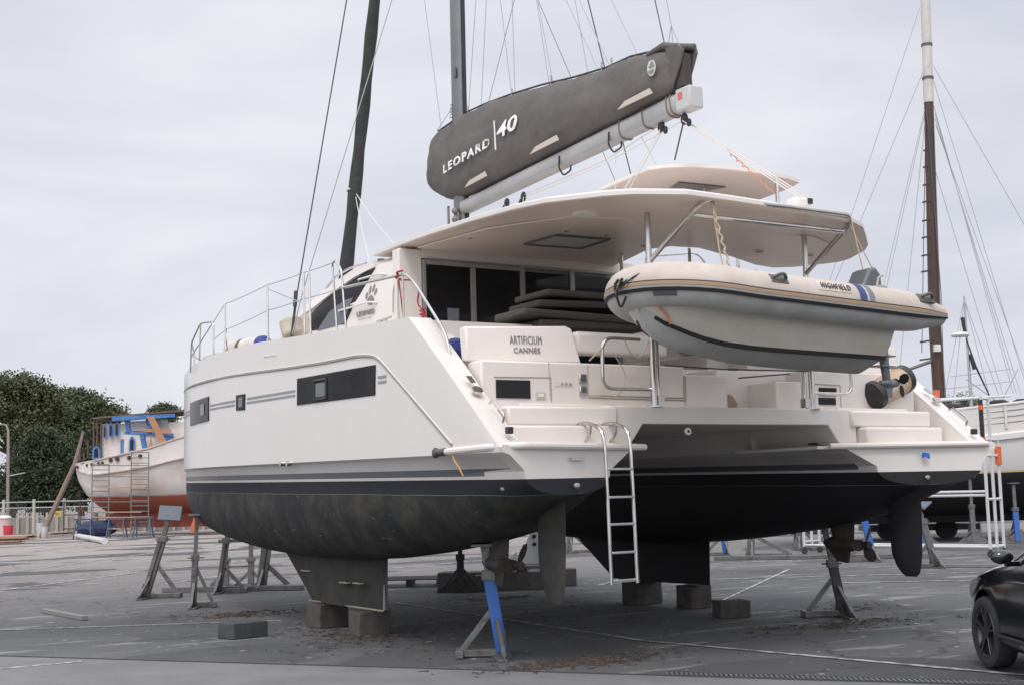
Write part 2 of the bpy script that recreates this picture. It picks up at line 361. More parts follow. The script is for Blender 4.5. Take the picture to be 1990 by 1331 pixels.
# scraped growth, flakes and wood scraps lying under the boat
random.seed(11); bm = NB()
def scraps(cx, cy, rx, ry, n, s=.04):
    for i in range(n):
        a = random.random()*6.28; q = abs(random.gauss(0, .45)); x = cx+rx*q*math.cos(a); y = cy+ry*q*math.sin(a); r = s*random.uniform(.15, .62); th = random.random()*3.1
        L_ = r*random.uniform(.6, 3.2); h = random.uniform(.0015, .007)
        c, s_ = math.cos(th), math.sin(th); t0 = random.uniform(0, .012)
        p = [(x-c*L_*.8-s_*r*random.uniform(.0, .5), y-s_*L_*.8+c*r*.3, .004), (x-c*L_+s_*r*random.uniform(0, .4), y-s_*L_-c*r*.2, .004+t0), (x+c*L_+s_*r*.2, y+s_*L_-c*r*.15, .004+t0*.5), (x+c*L_*.5-s_*r*random.uniform(.2, .6), y+s_*L_*.5+c*r*.4, .004+t0)]
        v = [bm.verts.new(q_) for q_ in p]; w = [bm.verts.new((q_[0], q_[1], q_[2]+h)) for q_ in p]
        bm.faces.new(w)
        for k in range(4): bm.faces.new((v[k], v[(k+1) % 4], w[(k+1) % 4], w[k]))
scraps(-2.6, 4.6, 1.3, 2.4, 620, .05); scraps(-2.0, .9, 1.3, .5, 900, .045); scraps(-2.7, 8.6, 1.2, .8, 420, .05); scraps(2.2, 1.6, 2.0, .7, 420, .05)
scraps(3.6, 3.0, 1.6, .8, 130, .045); scraps(1.4, 8.2, 2, .7, 160, .04); scraps(-1, 4.5, 3.5, 4, 220, .025); scraps(0, 5, 9, 9, 260, .02)
stuff(obj('debris', bm, mat('wood_scraps', (.105, .075, .056), .9, col2=(.035, .031, .028), scale=3), smooth=0))
DUST = mat('rusty_dirt', (.12, .085, .065), .95, col2=(.19, .18, .17), scale=5, lo=.35, hi=.55)

# ================================================================ CATAMARAN
cat = thing('catamaran', 'large white sailing catamaran propped on jack stands with a grey furled sail cover', 'catamaran')
ZB = [(0, 1.64), (.25, 1.57), (.9, 1.33), (1.34, 1.23), (1.86, 1.15), (2.4, 1.08), (3, 1.01), (4.2, .92), (5.8, .89), (7.5, .93), (9.06, 1.04), (10, 1.15), (11, 1.32), (11.6, 1.55), (11.9, 1.85), (11.97, 2.1)]
WO = [(0, .62), (2, .68), (5, .72), (7, .68), (8.5, .58), (10, .42), (11, .26), (11.6, .13), (11.97, .02)]
ZS = [(0, 2.1), (.12, 2.12), (1.93, 3.475), (2.3, 3.49), (4.6, 3.60), (6.3, 3.69), (8, 3.73), (9.5, 3.72), (11, 3.67), (11.97, 3.60)]
def oo(s):
    if s < 5: return .85
    return .02+.83*(1-((s-5)/6.99)**3.4)
def yt(o): return .1+max(0, (.65-o))*.34     # transom is raked in plan: outer corner farthest aft
def sheer(s): return lerp_tab(ZS, s)
def profile(s, side):
    zb = smooth_tab(ZB, s); wo = smooth_tab(WO, s); o_ = oo(s); zs = sheer(s); zwl = max(1.86+.004*s, zb+.02); P = []
    wi = min(wo, .66); e = .78; T = [k/8*math.pi/2 for k in range(9)]
    inner = [(-wi*math.sin(t)**e, zb+(zwl-zb)*(1-math.cos(t)**e)) for t in T[1:]][::-1]
    outer = [(wo*math.sin(t)**e, zb+(zwl-zb)*(1-math.cos(t)**e)) for t in T[1:]]
    wo2 = max(wo, o_-.06) if s < 9 else (wo+o_)/2
    oi = 1.12 if s < 7.6 else max(.03, min(1.12, oo(s)*(1 if s > 8.6 else 1.12/.85+(1-1.12/.85)*(s-7.6)))); 
    k = 0 if s > 2.05 else 1
    cut = min(zs, 2.1) if k else zs
    P += [(-oi, cut if not k else 2.1)]
    P += [(-oi, 2.33 if not k else 2.09), (-min(oi, 1.0), 2.08 if s < 11.9 else zb+.1)] + inner + [(0, zb)] + outer
    P += [(wo2-.012, 2.005+.012*s if s < 11 else 2.137), (o_, 2.03+.012*s if s < 11 else 2.16), (o_+.012 if s < 8 else o_, (2.05+zs)/2), (o_, zs)]
    if k: P += [(max(o_-.26, 0), zs), (max(o_-.30, 0), 2.1)]
    else: P += [(max(o_-.26, .005), zs), (max(o_-.30, .004), zs-.004)]
    r = []
    w = max(0, 1-s/1.6)
    for o, z in P: r.append((side*(2.45+o), s+w*yt(o), z))
    return r
SS = [0, .06, .12, .25, .5, .9, 1.4, 1.93, 2.04, 2.06, 2.3, 3, 3.8, 4.6, 5.5, 6.3, 7, 7.59, 7.61, 8.2, 8.61, 9.2, 9.8, 10.3, 10.8, 11.2, 11.5, 11.75, 11.9, 11.97]
hulls = []
for side in (-1, 1):
    bm = NB(); loft(bm, [profile(s, side) for s in SS])
    hulls.append(obj('hull', bm, HULLM, cat, 32))
hp, hs = hulls
hp['label'] = 'port hull, white with weathered black bottom'; hs['label'] = 'starboard hull with clean black bottom'
# keels, rudders, saildrives
def foil(bm, top, bot, n=8):
    """top/bot = (x, y_lead, y_trail, thickness, z)"""
    rs = []
    for j in range(9):
        t = j/8; g = [a+(b-a)*t for a, b in zip(top, bot)]; x, yl, yt_, th, z = g; ring = []
        for k in range(n+1):
            u = k/n; ring.append((x+th*math.sin(math.pi*u**.6)*.5, yl+(yt_-yl)*u, z))
        for k in range(n-1, 0, -1):
            u = k/n; ring.append((x-th*math.sin(math.pi*u**.6)*.5, yl+(yt_-yl)*u, z))
        rs.append(ring)
    return loft(bm, rs)
for side, mm in ((-1, ANTIF), (1, ANTIB)):
    bm = NB(); foil(bm, (side*2.45, 7.75, 4.24, .30, 1.08), (side*2.45, 6.55, 4.28, .20, .31 if side < 0 else .33)); obj('keel', bm, mm, cat, 60)
    bm = NB()     # rudder: spade with rounded tip
    rs = []
    for z, yl, yq, th in ((1.6, .93, .45, .1), (1.4, .95, .45, .1), (1.1, .95, .46, .09), (.85, .93, .48, .08), (.72, .87, .5, .07), (.64, .80, .53, .05), (.60, .74, .58, .02)):
        rs.append([(side*2.42+th*.5*math.sin(math.pi*(k/8)**.6), yl+(yq-yl)*k/8, z) for k in range(9)]+[(side*2.42-th*.5*math.sin(math.pi*(k/8)**.6), yl+(yq-yl)*k/8, z) for k in range(7, 0, -1)])
    loft(bm, rs); obj('rudder', bm, mm, cat, 60)
    bm = NB(); foil(bm, (side*2.42, 2.42, 1.95, .14, 1.2), (side*2.42, 2.3, 2.0, .10, .72))
    tube(bm, [(side*2.42, 2.48, .82), (side*2.42, 2.36, .81), (side*2.42, 2.15, .80), (side*2.42, 1.88, .80)], [.03, .085, .08, .055], 12)
    plate(bm, [(side*2.42-.015, 2.42, .76), (side*2.42-.015, 2.05, .76), (side*2.42-.015, 2.1, .58), (side*2.42-.015, 2.28, .60)], .03)
    sd = obj('saildrive', bm, mat('drive_leg', (.022, .020, .019), .7, col2=(.05, .04, .03), scale=9), cat)
    bm = NB(); cyl(bm, (side*2.42, 1.89, .80), (side*2.42, 1.74, .80), .045, 12)
    for k in range(3):
        a = k*2.094+.5; c = Vector((math.sin(a), 0, math.cos(a))); tdir = Vector((math.cos(a), .0, -math.sin(a)))
        pts = []
        for q in range(8):
            an = q/8*2*math.pi; pts.append(Vector((side*2.42, 1.81, .80))+c*(.13+.11*math.cos(an))+(tdir*.8+Vector((0, .6, 0)))*(.07*math.sin(an)))
        plate(bm, pts, .012)
    sd.location = (0, -.47, .14)
    obj('propeller', bm, mat('bronze_fouled', (.07, .055, .045), .6, .4, col2=(.03, .028, .025), scale=12), sd)
bm = NB(); tube(bm, [(-2.55, 6.45, .325), (-2.53, 5.6, .318), (-2.50, 4.30, .312), (-2.50, 4.262, .33), (-2.50, 4.255, .62)], [.006, .009, .012, .014, .006], 5); obj('scraped_edge', bm, mat('bare_glassfibre', (.36, .31, .24), .85), hulls[0])
for a, b, z in ((5.35, 5.1, .60), (4.95, 4.72, .61), (6.6, 6.3, .70)):
    bm = NB(); box(bm, -2.60, -2.545, b, a, z, z+.014); obj('scuff', bm, MATS['bare_glassfibre'], hulls[0], 0)
# swim platform lips (round tubing along the transom edge)
for side in (-1, 1):
    bm = NB(); tube(bm, arc_pts([(side*3.30, 1.22, 2.075), (side*3.31, .7, 2.08), (side*3.30, .24, 2.085), (side*3.14, .06, 2.09), (side*2.4, .30, 2.09), (side*1.28, .69, 2.09)], .15), .034, 10)
    obj('rub_rail', bm, GEL, cat)
    bm = NB(); tube(bm, [(side*3.30, 1.36, 2.07), (side*3.305, 1.16, 2.075)], .038, 12); ball(bm, (side*3.31, 1.37, 2.07), .055, (.6, 1, 1)); obj('rub_rail_end', bm, mat('dull_steel', (.12, .11, .10), .4, .7), cat)
    bm = NB(); plate(bm, [(side*1.2, .80, 2.06), (side*3.05, .2, 2.06), (side*3.1, 2.2, 2.06), (side*1.2, 2.2, 2.06)], .035, (0, 0, 1)); obj('swim_platform', bm, GEL2, cat, 0, .008)
    bm = NB(); box(bm, min(side*1.74, side*2.98), max(side*1.74, side*2.98), .56, 2.3, 2.094, 2.30); obj('step', bm, GEL, cat, 30, .025)
    bm = NB(); box(bm, min(side*1.62, side*2.9), max(side*1.62, side*2.9), .66, 2.3, 2.302, 2.49); obj('step', bm, GEL, cat, 30, .025)
# side recess line, windows, cheat lines on both hulls
def hx(side, y, z=3, off=0): return side*(2.45+oo(y)+.012+off)
for side, h in ((-1, hp), (1, hs)):
    pts = [(9.9, 3.40), (9.2, 3.385), (8.5, 3.37), (7.5, 3.345), (6.5, 3.305), (5.28, 3.25), (4.2, 3.21), (3.1, 3.19), (2.7, 3.14), (2.45, 3.0), (1.04, 2.13)]
    P = arc_pts([(hx(side, 11.4, 0, -.012), 11.4, 3.43), (hx(side, 10.7, 0, -.01), 10.7, 3.42)]+[(hx(side, y, z, -.002), y, z) for y, z in pts], .25, 4)
    bm = NB(); tube(bm, P, .011, 6); obj('styling_line', bm, mat('line_grey', (.25, .24, .23), .5), h)
    bm = NB(); tube(bm, [Vector(p)+Vector((0, 0, .022)) for p in P], .006, 6); obj('styling_bead', bm, GEL, h)
    def window(pl, m=GLASS):
        bm = NB(); plate(bm, [(hx(side, y, z, -.012), y, z) for y, z in pl], .022, (side, 0, 0)); w = obj('window', bm, GLASSH, h, 30, .006)
        return w
    w1 = window([(4.90, 3.10), (4.91, 2.775), (2.71, 2.735), (2.70, 3.06)])
    bm = NB(); q = [(4.35, 3.02), (4.35, 2.80), (4.0, 2.795), (4.0, 3.015)]
    for a, b in zip(q, q[1:]+q[:1]): tube(bm, [(hx(side, a[0], 0, .014), a[0], a[1]), (hx(side, b[0], 0, .014), b[0], b[1])], .018, 4)
    obj('frame', bm, BLACKP, w1)
    bm = NB(); plate(bm, [(hx(side, 4.31, 0, .01), 4.31, 2.99), (hx(side, 4.31, 0, .01), 4.31, 2.83), (hx(side, 4.04, 0, .01), 4.04, 2.825), (hx(side, 4.04, 0, .01), 4.04, 2.985)], .006, (side, 0, 0)); obj('opening_pane', bm, mat('port_glass', (.10, .11, .11), .08), w1, 0)
    w2 = window([(7.12, 3.065), (7.12, 2.855), (6.76, 2.84), (6.75, 3.055)])
    bm = NB(); box(bm, min(hx(side, 7, 0, .008), hx(side, 7, 0, .016)), max(hx(side, 7, 0, .008), hx(side, 7, 0, .016)), 6.84, 7.0, 2.89, 3.02); obj('opening_pane', bm, MATS['port_glass'], w2, 0)
    bm = NB(); ys = [9.85, 9.5, 9.1, 8.8, 8.5]
    up_ = [(hx(side, y, 0, .004), y, 3.15+(8.5-y)*-.0) for y in ys]; dn = [(hx(side, y, 0, .004), y, 2.80) for y in ys]
    up2 = [(x-side*.02, y, z) for x, y, z in up_]; dn2 = [(x-side*.02, y, z) for x, y, z in dn]
    loft(bm, [[a, b, c, e_] for a, b, c, e_ in zip(up_, dn, dn2, up2)]); w3 = obj('window', bm, GLASSH, h, 30, .004)
    bm = NB(); plate(bm, [(hx(side, 8.95, 0, .006), 8.95, 3.06), (hx(side, 8.95, 0, .006), 8.95, 2.9), (hx(side, 8.72, 0, .006), 8.72, 2.9), (hx(side, 8.72, 0, .006), 8.72, 3.06)], .006, (side, 0, 0)); obj('opening_pane', bm, MATS['port_glass'], w3, 0)
    bm = NB()
    for ya, yb in ((9.85, 11.2), (7.2, 8.42), (4.98, 6.68), (2.44, 2.64)):
        n_ = 5
        for dz in (0, -.055):
            a = [(ya+(yb-ya)*i/n_) for i in range(n_+1)]
            r0 = [(hx(side, y, 0, .0015 if y < 7.9 else -.010), y, 2.925+dz+.016*(y-3)) for y in a]
            loft(bm, [[(x, y, z+.013), (x, y, z-.013), (x+side*.004, y, z-.013), (x+side*.004, y, z+.013)] for x, y, z in r0])
    split(obj('cheat_line', bm, mat('cheat_grey', (.24, .25, .26), .5), h, 0))
    bm = NB()
    for y in (5.42, 5.20): cyl(bm, (hx(side, y, 0, -.03), y, 2.035+.01*y), (hx(side, y, 0, .03), y, 2.035+.01*y), .03, 12)
    split(obj('drain_outlet', bm, INOX, h))
    bm = NB(); ball(bm, (side*3.04, .55, 1.71), .045, (.5, 1, .55)); ball(bm, (side*2.38, .30, 1.72), .036, (1, .5, .7)); split(obj('bottom_fitting', bm, mat('fitting', (.3, .3, .29), .4), h))
# curved stain under the rub-rail end of the port hull
bm = NB(); pts = [(-3.315, 1.02, 2.04), (-3.312, .98, 1.98), (-3.302, .9, 1.90), (-3.30, .84, 1.83)]
tube(bm, pts, [.007, .014, .012, .006], 5); obj('rust_stain', bm, mat('rust', (.45, .27, .12), .9), hp)
# tiny transom plates and the blue mark on the starboard skirt
bm = NB(); plate(bm, [(-2.44, .292, 1.99), (-2.24, .36, 1.99), (-2.24, .36, 1.955), (-2.44, .292, 1.955)], .006, (0, -1, 0)); obj('serial_plate', bm, mat('plate_grey', (.45, .45, .45), .4), hp, 0)
bm = NB(); plate(bm, [(2.33, .31, 2.0), (2.40, .295, 1.99), (2.41, .292, 1.93), (2.36, .30, 1.95), (2.32, .315, 1.94)], .02, (0, -1, 0)); obj('tape_patch', bm, mat('blue_tape', (.02, .12, .5), .6), hs, 0)
# bridge deck with its chamfered tunnel edge
TUN = mat('tunnel_paint', (.70, .665, .645), .5, col2=(.64, .60, .58), scale=2)
bm = NB()
sec = [(-1.47, 2.085), (-1.28, 2.325), (1.28, 2.325), (1.47, 2.085), (1.72, 2.085), (1.72, 2.505), (-1.72, 2.505), (-1.72, 2.085)]
loft(bm, [[(x, y, z) for x, z in sec] for y in (.70, 2, 4, 7.6)]); bdk = obj('bridge_deck', bm, GEL, cat, 30, .012)
bm = NB(); loft(bm, [[(x, y, z) for x, z in [(-1.6, z0), (1.6, z0), (1.6, 2.9), (-1.6, 2.9)]] for y, z0 in ((7.6, 2.33), (8.4, 2.5), (8.9, 2.8))]); obj('nacelle', bm, TUN, cat)
bm = NB(); box(bm, -1.45, -1.30, 1.0, 1.18, 2.16, 2.28); cyl(bm, (-1.30, .95, 2.2), (-1.22, .95, 2.2), .04, 12); obj('exhaust_outlet', bm, DGREY, bdk)
bm = NB(); cyl(bm, (-.72, .696, 2.25), (-.72, .675, 2.25), .038, 16); obj('drain_ring', bm, GEL, bdk)
bm = NB(); cyl(bm, (-.72, .69, 2.25), (-.72, .670, 2.25), .016, 12); obj('drain_hole', bm, BLACKP, bdk)
bm = NB(); tube(bm, arc_pts([(1.36, 1.1, 2.13), (1.36, .95, 2.13), (1.36, .95, 2.05)], .03), .012, 6); obj('bracket', bm, ROPED, bdk)
# ---------------------------------------------------------------- cockpit, transom walls
bm = NB()
box(bm, -3.0, -.5, .98, 1.25, 2.485, 2.955); box(bm, -.497, .09, .98, 1.3, 2.485, 2.87); box(bm, .80, 1.18, .98, 2.2, 2.485, 2.83); box(bm, 1.183, 3.0, .98, 1.25, 2.485, 2.955)
cw = split(obj('cockpit_wall', bm, GEL, cat, 30, .018))[0]
bm = NB()
for sx, x1 in ((-1, -1.70), (1, 1.70)):
    a = [(sx*3.02, 2.957), (sx*1.67, 2.975), (sx*1.75, 3.34), (sx*1.82, 3.365), (sx*3.02, 3.31)]
    plate(bm, [(x, 1.2+.12*(z-2.957), z) for x, z in a], .14, (0, 1, 0))
split(obj('coaming_panel', bm, GEL, cat, 30, .02))
bm = NB(); box(bm, -3.0, 3.0, 1.2, 4.1, 2.40, 2.488); box(bm, -3.0, -1.7, 2.7, 4.1, 2.488, 2.95); box(bm, 1.0, 3.0, 2.4, 4.1, 2.488, 3.3); obj('cockpit_floor', bm, GEL2, cat, 0, .02)
bm = NB(); box(bm, -.3, 1.0, 2.05, 2.5, 2.49, 3.05); box(bm, .35, 2.6, 1.45, 2.2, 2.49, 3.0); split(obj('seat_base', bm, GEL, cat, 30, .04))
bm = NB(); box(bm, -1.66, -.45, 1.30, 1.46, 3.08, 3.33); obj('seat_back', bm, GEL, cat, 30, .05, seg=4)
bm = NB(); box(bm, -1.0, -.85, 2.9, 3.1, 2.49, 3.1); box(bm, -.38, -.33, 1.5, 1.6, 2.49, 3.0); obj('cockpit_table_leg', bm, GEL2, cat, 30, .01)
LINEM = mat('seam_and_shadow_grey', (.36, .33, .31), .7)
bm = NB()
def seam(bm, pts, y, w=.006, closed=True):
    q = pts+([pts[0]] if closed else [])
    for (a, b), (c, d) in zip(q, q[1:]):
        tube(bm, [(a, y, b), (c, y, d)], w, 4)
Y = .979
seam(bm, [(-2.86, 2.79), (-2.20, 2.80), (-2.20, 2.56)], Y, .007, False); seam(bm, [(-2.22, 2.95), (-2.21, 2.58)], Y, .006, False)
seam(bm, [(-1.75, 2.94), (-1.755, 2.63), (-.52, 2.62), (-.51, 2.86)], Y, .007, False); seam(bm, [(-1.75, 2.605), (-.5, 2.597)], Y, .009, False)
seam(bm, [(-.49, 2.855), (-.49, 2.60), (-.62, 2.60)], Y, .006, False); seam(bm, [(1.35, 2.81), (1.78, 2.80), (1.78, 2.545)], Y, .007, False)
obj('panel_seam', bm, LINEM, cw, 0)
for sx in (-1, 1):
    bm = NB()
    if sx < 0: box(bm, -2.84, -2.45, .965, .985, 2.585, 2.765)
    else:
        box(bm, 1.44, 1.71, .965, .985, 2.68, 2.77); box(bm, 1.43, 1.69, .965, .985, 2.575, 2.655)
    obj('engine_vent', bm, GLASS, cw, 0, .004)
    bm = NB(); box(bm, min(sx*1.54, sx*2.67), max(sx*1.54, sx*2.67), .80, .84, 2.455, 2.525); obj('tread_strip', bm, GEL, cat, 30, .008)
    bm = NB(); box(bm, min(sx*1.55, sx*2.66), max(sx*1.55, sx*2.66), .798, .8, 2.462, 2.474); obj('tread_shadow_strip', bm, LINEM, cat, 0)  # thin grey strip painted as the shadow line on the tread edge
bm = NB(); box(bm, -2.385, -2.27, .97, .985, 2.575, 2.655); obj('latch_frame', bm, mat('latch', (.5, .45, .4), .5), cw, 0, .01)
bm = NB(); box(bm, -2.36, -2.295, .963, .97, 2.60, 2.635); obj('latch', bm, GEL, cw, 0, .004)
for z in (2.80, 2.675):
    bm = NB(); box(bm, -1.865, -1.775, .955, .985, z-.05, z+.045); p_ = obj('shore_power_socket', bm, INOX, cw, 30, .01)
    bm = NB(); cyl(bm, (-1.82, .957, z), (-1.82, .945, z), .028, 14); obj('cap', bm, DGREY, p_)
bm = NB(); box(bm, -2.16, -1.94, .974, .982, 2.715, 2.765); st = obj('warning_sticker', bm, mat('sticker', (.62, .61, .60), .6), cw, 0)
bm = NB()
for k in range(3):
    x = -2.07+.05*k; plate(bm, [(x-.02, .9735, 2.725), (x+.02, .9735, 2.73), (x, .9735, 2.757)], .002, (0, -1, 0))
obj('hazard_triangle', bm, mat('hazard_yellow', (.33, .25, .08), .6), st, 0)
writing('boat_name', 'ARTIFICIUM', .118, LETTER, cat, (-2.52, 1.218, 3.15), (1, 0, .02), (0, .12, 1), sp=1.12, width=.38, height=.085)
writing('home_port', 'CANNES', .085, LETTER, cat, (-2.485, 1.205, 3.06), (1, 0, .02), (0, .12, 1), sp=1.05, width=.315, height=.058)
# coils and small gear in the passage
bm = NB()
for k in range(5): tube(bm, [(.22+.03*k+.09*math.cos(a*.524), 1.25+.02*math.sin(a), 2.60+.085*math.sin(a*.524)) for a in range(13)], .014, 6)
rope_c = tag(obj('rope_coil', bm, ROPET), 'tan rope coil lying in the transom passage of the catamaran', 'rope')
bm = NB(); tube(bm, [(.35+.07*k, 1.12+.04*math.sin(k*2.1), 2.51+.01*(k % 2)) for k in range(8)], .014, 6); obj('rope_tail', bm, ROPET, rope_c)
# fairing blocks and fittings on the coaming slope
for sx in (-1, 1):
    bm = NB(); c = Vector((sx*3.16, .78, 2.645)); n_ = Vector((0, -.61, .79)); cyl(bm, c-n_*.02, c+n_*.008, .055, 20); q = obj('deck_filler', bm, INOX, cat)
    bm = NB(); tube(bm, arc_pts([(sx*3.14, .60, 2.50), (sx*3.14, .53, 2.53), (sx*3.14, .33, 2.38), (sx*3.14, .36, 2.31)], .05), .011, 8); obj('grab_handle', bm, INOX, cat)
    bm = NB(); box(bm, sx*3.14-.03, sx*3.14+.03, .22, .28, 2.20, 2.265); obj('deck_light', bm, BLACKP, cat, 30, .008)
    bm = NB(); plate(bm, [(sx*3.19, .95, 2.785), (sx*3.13, .95, 2.785), (sx*3.13, .86, 2.715), (sx*3.19, .86, 2.715)], .008, (0, -.6, .8)); obj('hinge_plate', bm, INOX, cat, 0)
# U-shaped stern rails and posts carrying the hardtop
for sx in (-1, 1):
    bm = NB(); tube(bm, [(sx*1.10, .74, 2.505), (sx*1.10, .74, 3.45)], .034, 12); tube(bm, [(sx*1.10, .74, 3.45), (sx*1.10, .74, 4.62)], .031, 12)
    cyl(bm, (sx*1.10, .74, 2.50), (sx*1.10, .74, 2.515), .085, 16); tube(bm, [(sx*1.02, .77, 2.62), (sx*1.02, .77, 3.3)], .026, 12); box(bm, sx*1.02-.04, sx*1.02+.04, .72, .8, 2.52, 2.62)
    obj('hardtop_post', bm, INOX, cat)
    bm = NB(); tube(bm, arc_pts([(sx*1.25, .75, 3.19), (sx*1.72, .75, 3.19), (sx*1.73, .75, 2.68), (sx*1.10, .75, 2.68)], .13, 6), .019, 10); obj('stern_rail', bm, INOX, cat)
    bm = NB(); tube(bm, arc_pts([(sx*1.09, .72, 4.02), (sx*1.05, .0, 4.44), (sx*.96, -.10, 4.52), (0, -.10, 4.53)], .1), .026, 10); obj('davit_arm', bm, INOX, cat)
bm = NB(); tube(bm, [(-1.05, .08, 4.38), (1.05, .08, 4.38)], .024, 10); obj('davit_bar', bm, INOX, cat)
bm = NB(); tube(bm, [(-.98, .70, 2.93), (-.2, .70, 2.91), (.35, .70, 2.915), (1.02, .70, 2.92)], .008, 6); box(bm, -.12, .0, .69, .71, 2.9, 2.92); tube(bm, [(.0, .69, 2.82), (.75, .70, 2.885)], .008, 6); obj('guard_wire', bm, ROPED, cat)
bm = NB(); tube(bm, sag((-1.45, .74, 3.18), (-1.15, .73, 3.18), .18, 10), .007, 5); tube(bm, [(-1.72, .73, 3.1), (-1.85, .8, 2.96)], .008, 5); tube(bm, arc_pts([(-1.6, .74, 3.05), (-1.42, .74, 2.8), (-1.55, .74, 2.58), (-1.85, .85, 2.62)], .2), .005, 5); obj('rail_lashing', bm, ROPET, cat)
# swimming ladder
bm = NB()
for x in (-2.10, -1.80):
    tube(bm, arc_pts([(x, .82, 2.1), (x, .80, 2.30), (x, .52, 2.33), (x, .26, 2.25), (x, .22, 2.05), (x, .20, 1.45), (x-.01, .17, .79)], .12, 6), .0175, 10)
    tube(bm, arc_pts([(x, .62, 2.1), (x, .46, 2.2), (x, .45, 2.32)], .06), .013, 8)
ldr = obj('swim_ladder', bm, INOX, cat)
for z, dy in ((1.865, 0), (1.60, 0), (1.345, -.005), (1.08, -.015), (.82, -.02)):
    bm = NB(); box(bm, -2.09, -1.80, .185+dy, .225+dy, z-.012, z+.012); obj('rung', bm, ALU, ldr, 30, .006)
# ---------------------------------------------------------------- deck, deckhouse
bm = NB()
pts = [(-2.2, 3.9, 3.54), (-2.2, 8.6, 3.66), (2.2, 8.6, 3.66), (2.2, 3.9, 3.54)]; plate(bm, pts, .05, (0, 0, 1)); obj('foredeck', bm, GEL2, cat, 0, .01)
DS = [(4.16, 3.5, 2.37, 2.27, 4.60), (5.0, 3.5, 2.37, 2.27, 4.63), (5.8, 3.5, 2.37, 2.26, 4.62), (6.6, 3.5, 2.37, 2.24, 4.56), (7.3, 3.55, 2.36, 2.20, 4.45), (7.9, 3.6, 2.33, 2.15, 4.27), (8.4, 3.6, 2.28, 2.05, 4.05), (8.75, 3.6, 2.18, 1.9, 3.82), (8.85, 3.6, 2.1, 1.85, 3.7)]
bm = NB(); rings = []
for y, zb, wb, wt, zt in DS:
    rings.append([(-wb, y, zb), (-wb, y, zb+(zt-zb)*.55), (-wt-.02, y, zt-.10), (-wt+.12, y, zt), (-wt*.5, y, zt+.09), (0, y, zt+.12), (wt*.5, y, zt+.09), (wt-.12, y, zt), (wt+.02, y, zt-.10), (wb, y, zb+(zt-zb)*.55), (wb, y, zb)])
loft(bm, rings, True); dh = obj('deckhouse', bm, GEL, cat, 40)
def side_x(y, z):
    wb = lerp_tab([(a[0], a[2]) for a in DS], y); wt = lerp_tab([(a[0], a[3]) for a in DS], y); zt = lerp_tab([(a[0], a[4]) for a in DS], y); zb = lerp_tab([(a[0], a[1]) for a in DS], y)
    zm = zb+(zt-zb)*.55
    return wb if z < zm else wb+(wt+.02-wb)*min(1, (z-zm)/(zt-.1-zm))
def side_patch(name, pl, th, m, sx=-1, par=None, off=0., nsub=1):
    """panel following the deckhouse side; pl = upper row and lower row of (y, z)"""
    up_, dn = pl; bm = NB(); rings = []
    for (a, b), (c, d) in zip(up_, dn):
        r = []
        for k in range(5):
            y = a+(c-a)*k/4; z = b+(d-b)*k/4; r.append((y, z))
        o = [(sx*(side_x(y, z)+off+th), y, z) for y, z in r]; i_ = [(sx*(side_x(y, z)-.02), y, z) for y, z in r[::-1]]
        rings.append(o+i_)
    loft(bm, rings); return obj(name, bm, m, par or dh, 40)
for sx in (-1, 1):
    upr = [(4.81, 4.50), (5.1, 4.495), (5.4, 4.46), (5.88, 4.39), (6.3, 4.32), (6.67, 4.23), (6.85, 4.15)]
    dnr = [(5.58, 3.88), (5.75, 3.90), (5.95, 3.9), (6.15, 3.9), (6.4, 3.915), (6.6, 3.92), (6.72, 3.93)]
    side_patch('saloon_window', (upr, dnr), .006, GLASSH, sx)
    side_patch('window_reflection', ([(5.35, 4.2), (5.6, 4.2), (5.9, 4.15), (6.1, 4.1)], [(5.6, 3.9), (5.8, 3.9), (6.3, 3.9), (6.5, 3.9)]), .010, mat('tinted_reflection', (.09, .095, .11), .12), sx)  # lighter patch paints a reflection onto the saloon window
    side_patch('windscreen_cover', ([(6.87, 4.27), (7.2, 4.24), (7.6, 4.16), (8.0, 4.02), (8.3, 3.9), (8.6, 3.74)], [(6.76, 3.84), (7.2, 3.72), (7.6, 3.72), (8.0, 3.72), (8.3, 3.70), (8.6, 3.69)]), .012, mat('beige_canvas', (.47, .40, .32), .9, col2=(.38, .32, .25), scale=3, bump=.01, bscale=7), sx)
    side_patch('window_brow', ([(4.8, 4.60), (5.4, 4.59), (6.0, 4.52), (6.6, 4.42), (7.0, 4.36)], [(4.8, 4.515), (5.4, 4.475), (6.0, 4.385), (6.6, 4.27), (7.0, 4.22)]), .03, GEL, sx)
    bm = NB(); tube(bm, [(sx*(side_x(4.14, 4.55)-.01), 4.15, 4.56), (sx*2.375, 4.16, 4.1), (sx*2.375, 4.165, 3.85)], .008, 6); obj('corner_bead', bm, LINEM, dh)
    def sd(y, z, o=.045): return (sx*(side_x(y, z)+o), y, z)
    for a, b in (((5.26, 4.41), (4.43, 4.36)), ((5.76, 4.07), (4.6, 4.03))):
        bm = NB(); tube(bm, arc_pts([sd(a[0], a[1]-.01, 0), sd(a[0]-.06, a[1]), sd(b[0]+.15, b[1]+.03), sd(b[0], b[1], 0)], .08), .014, 8); obj('grab_rail', bm, WPAINT, dh)
    bm = NB(); tube(bm, arc_pts([sd(6.62, 4.30, -.02), (sx*2.2, 6.62, 4.50), (sx*2.22, 6.2, 4.62), (sx*2.22, 5.7, 4.66), (sx*2.24, 5.2, 4.63)], .15), .014, 8); obj('roof_rail', bm, INOX, dh)
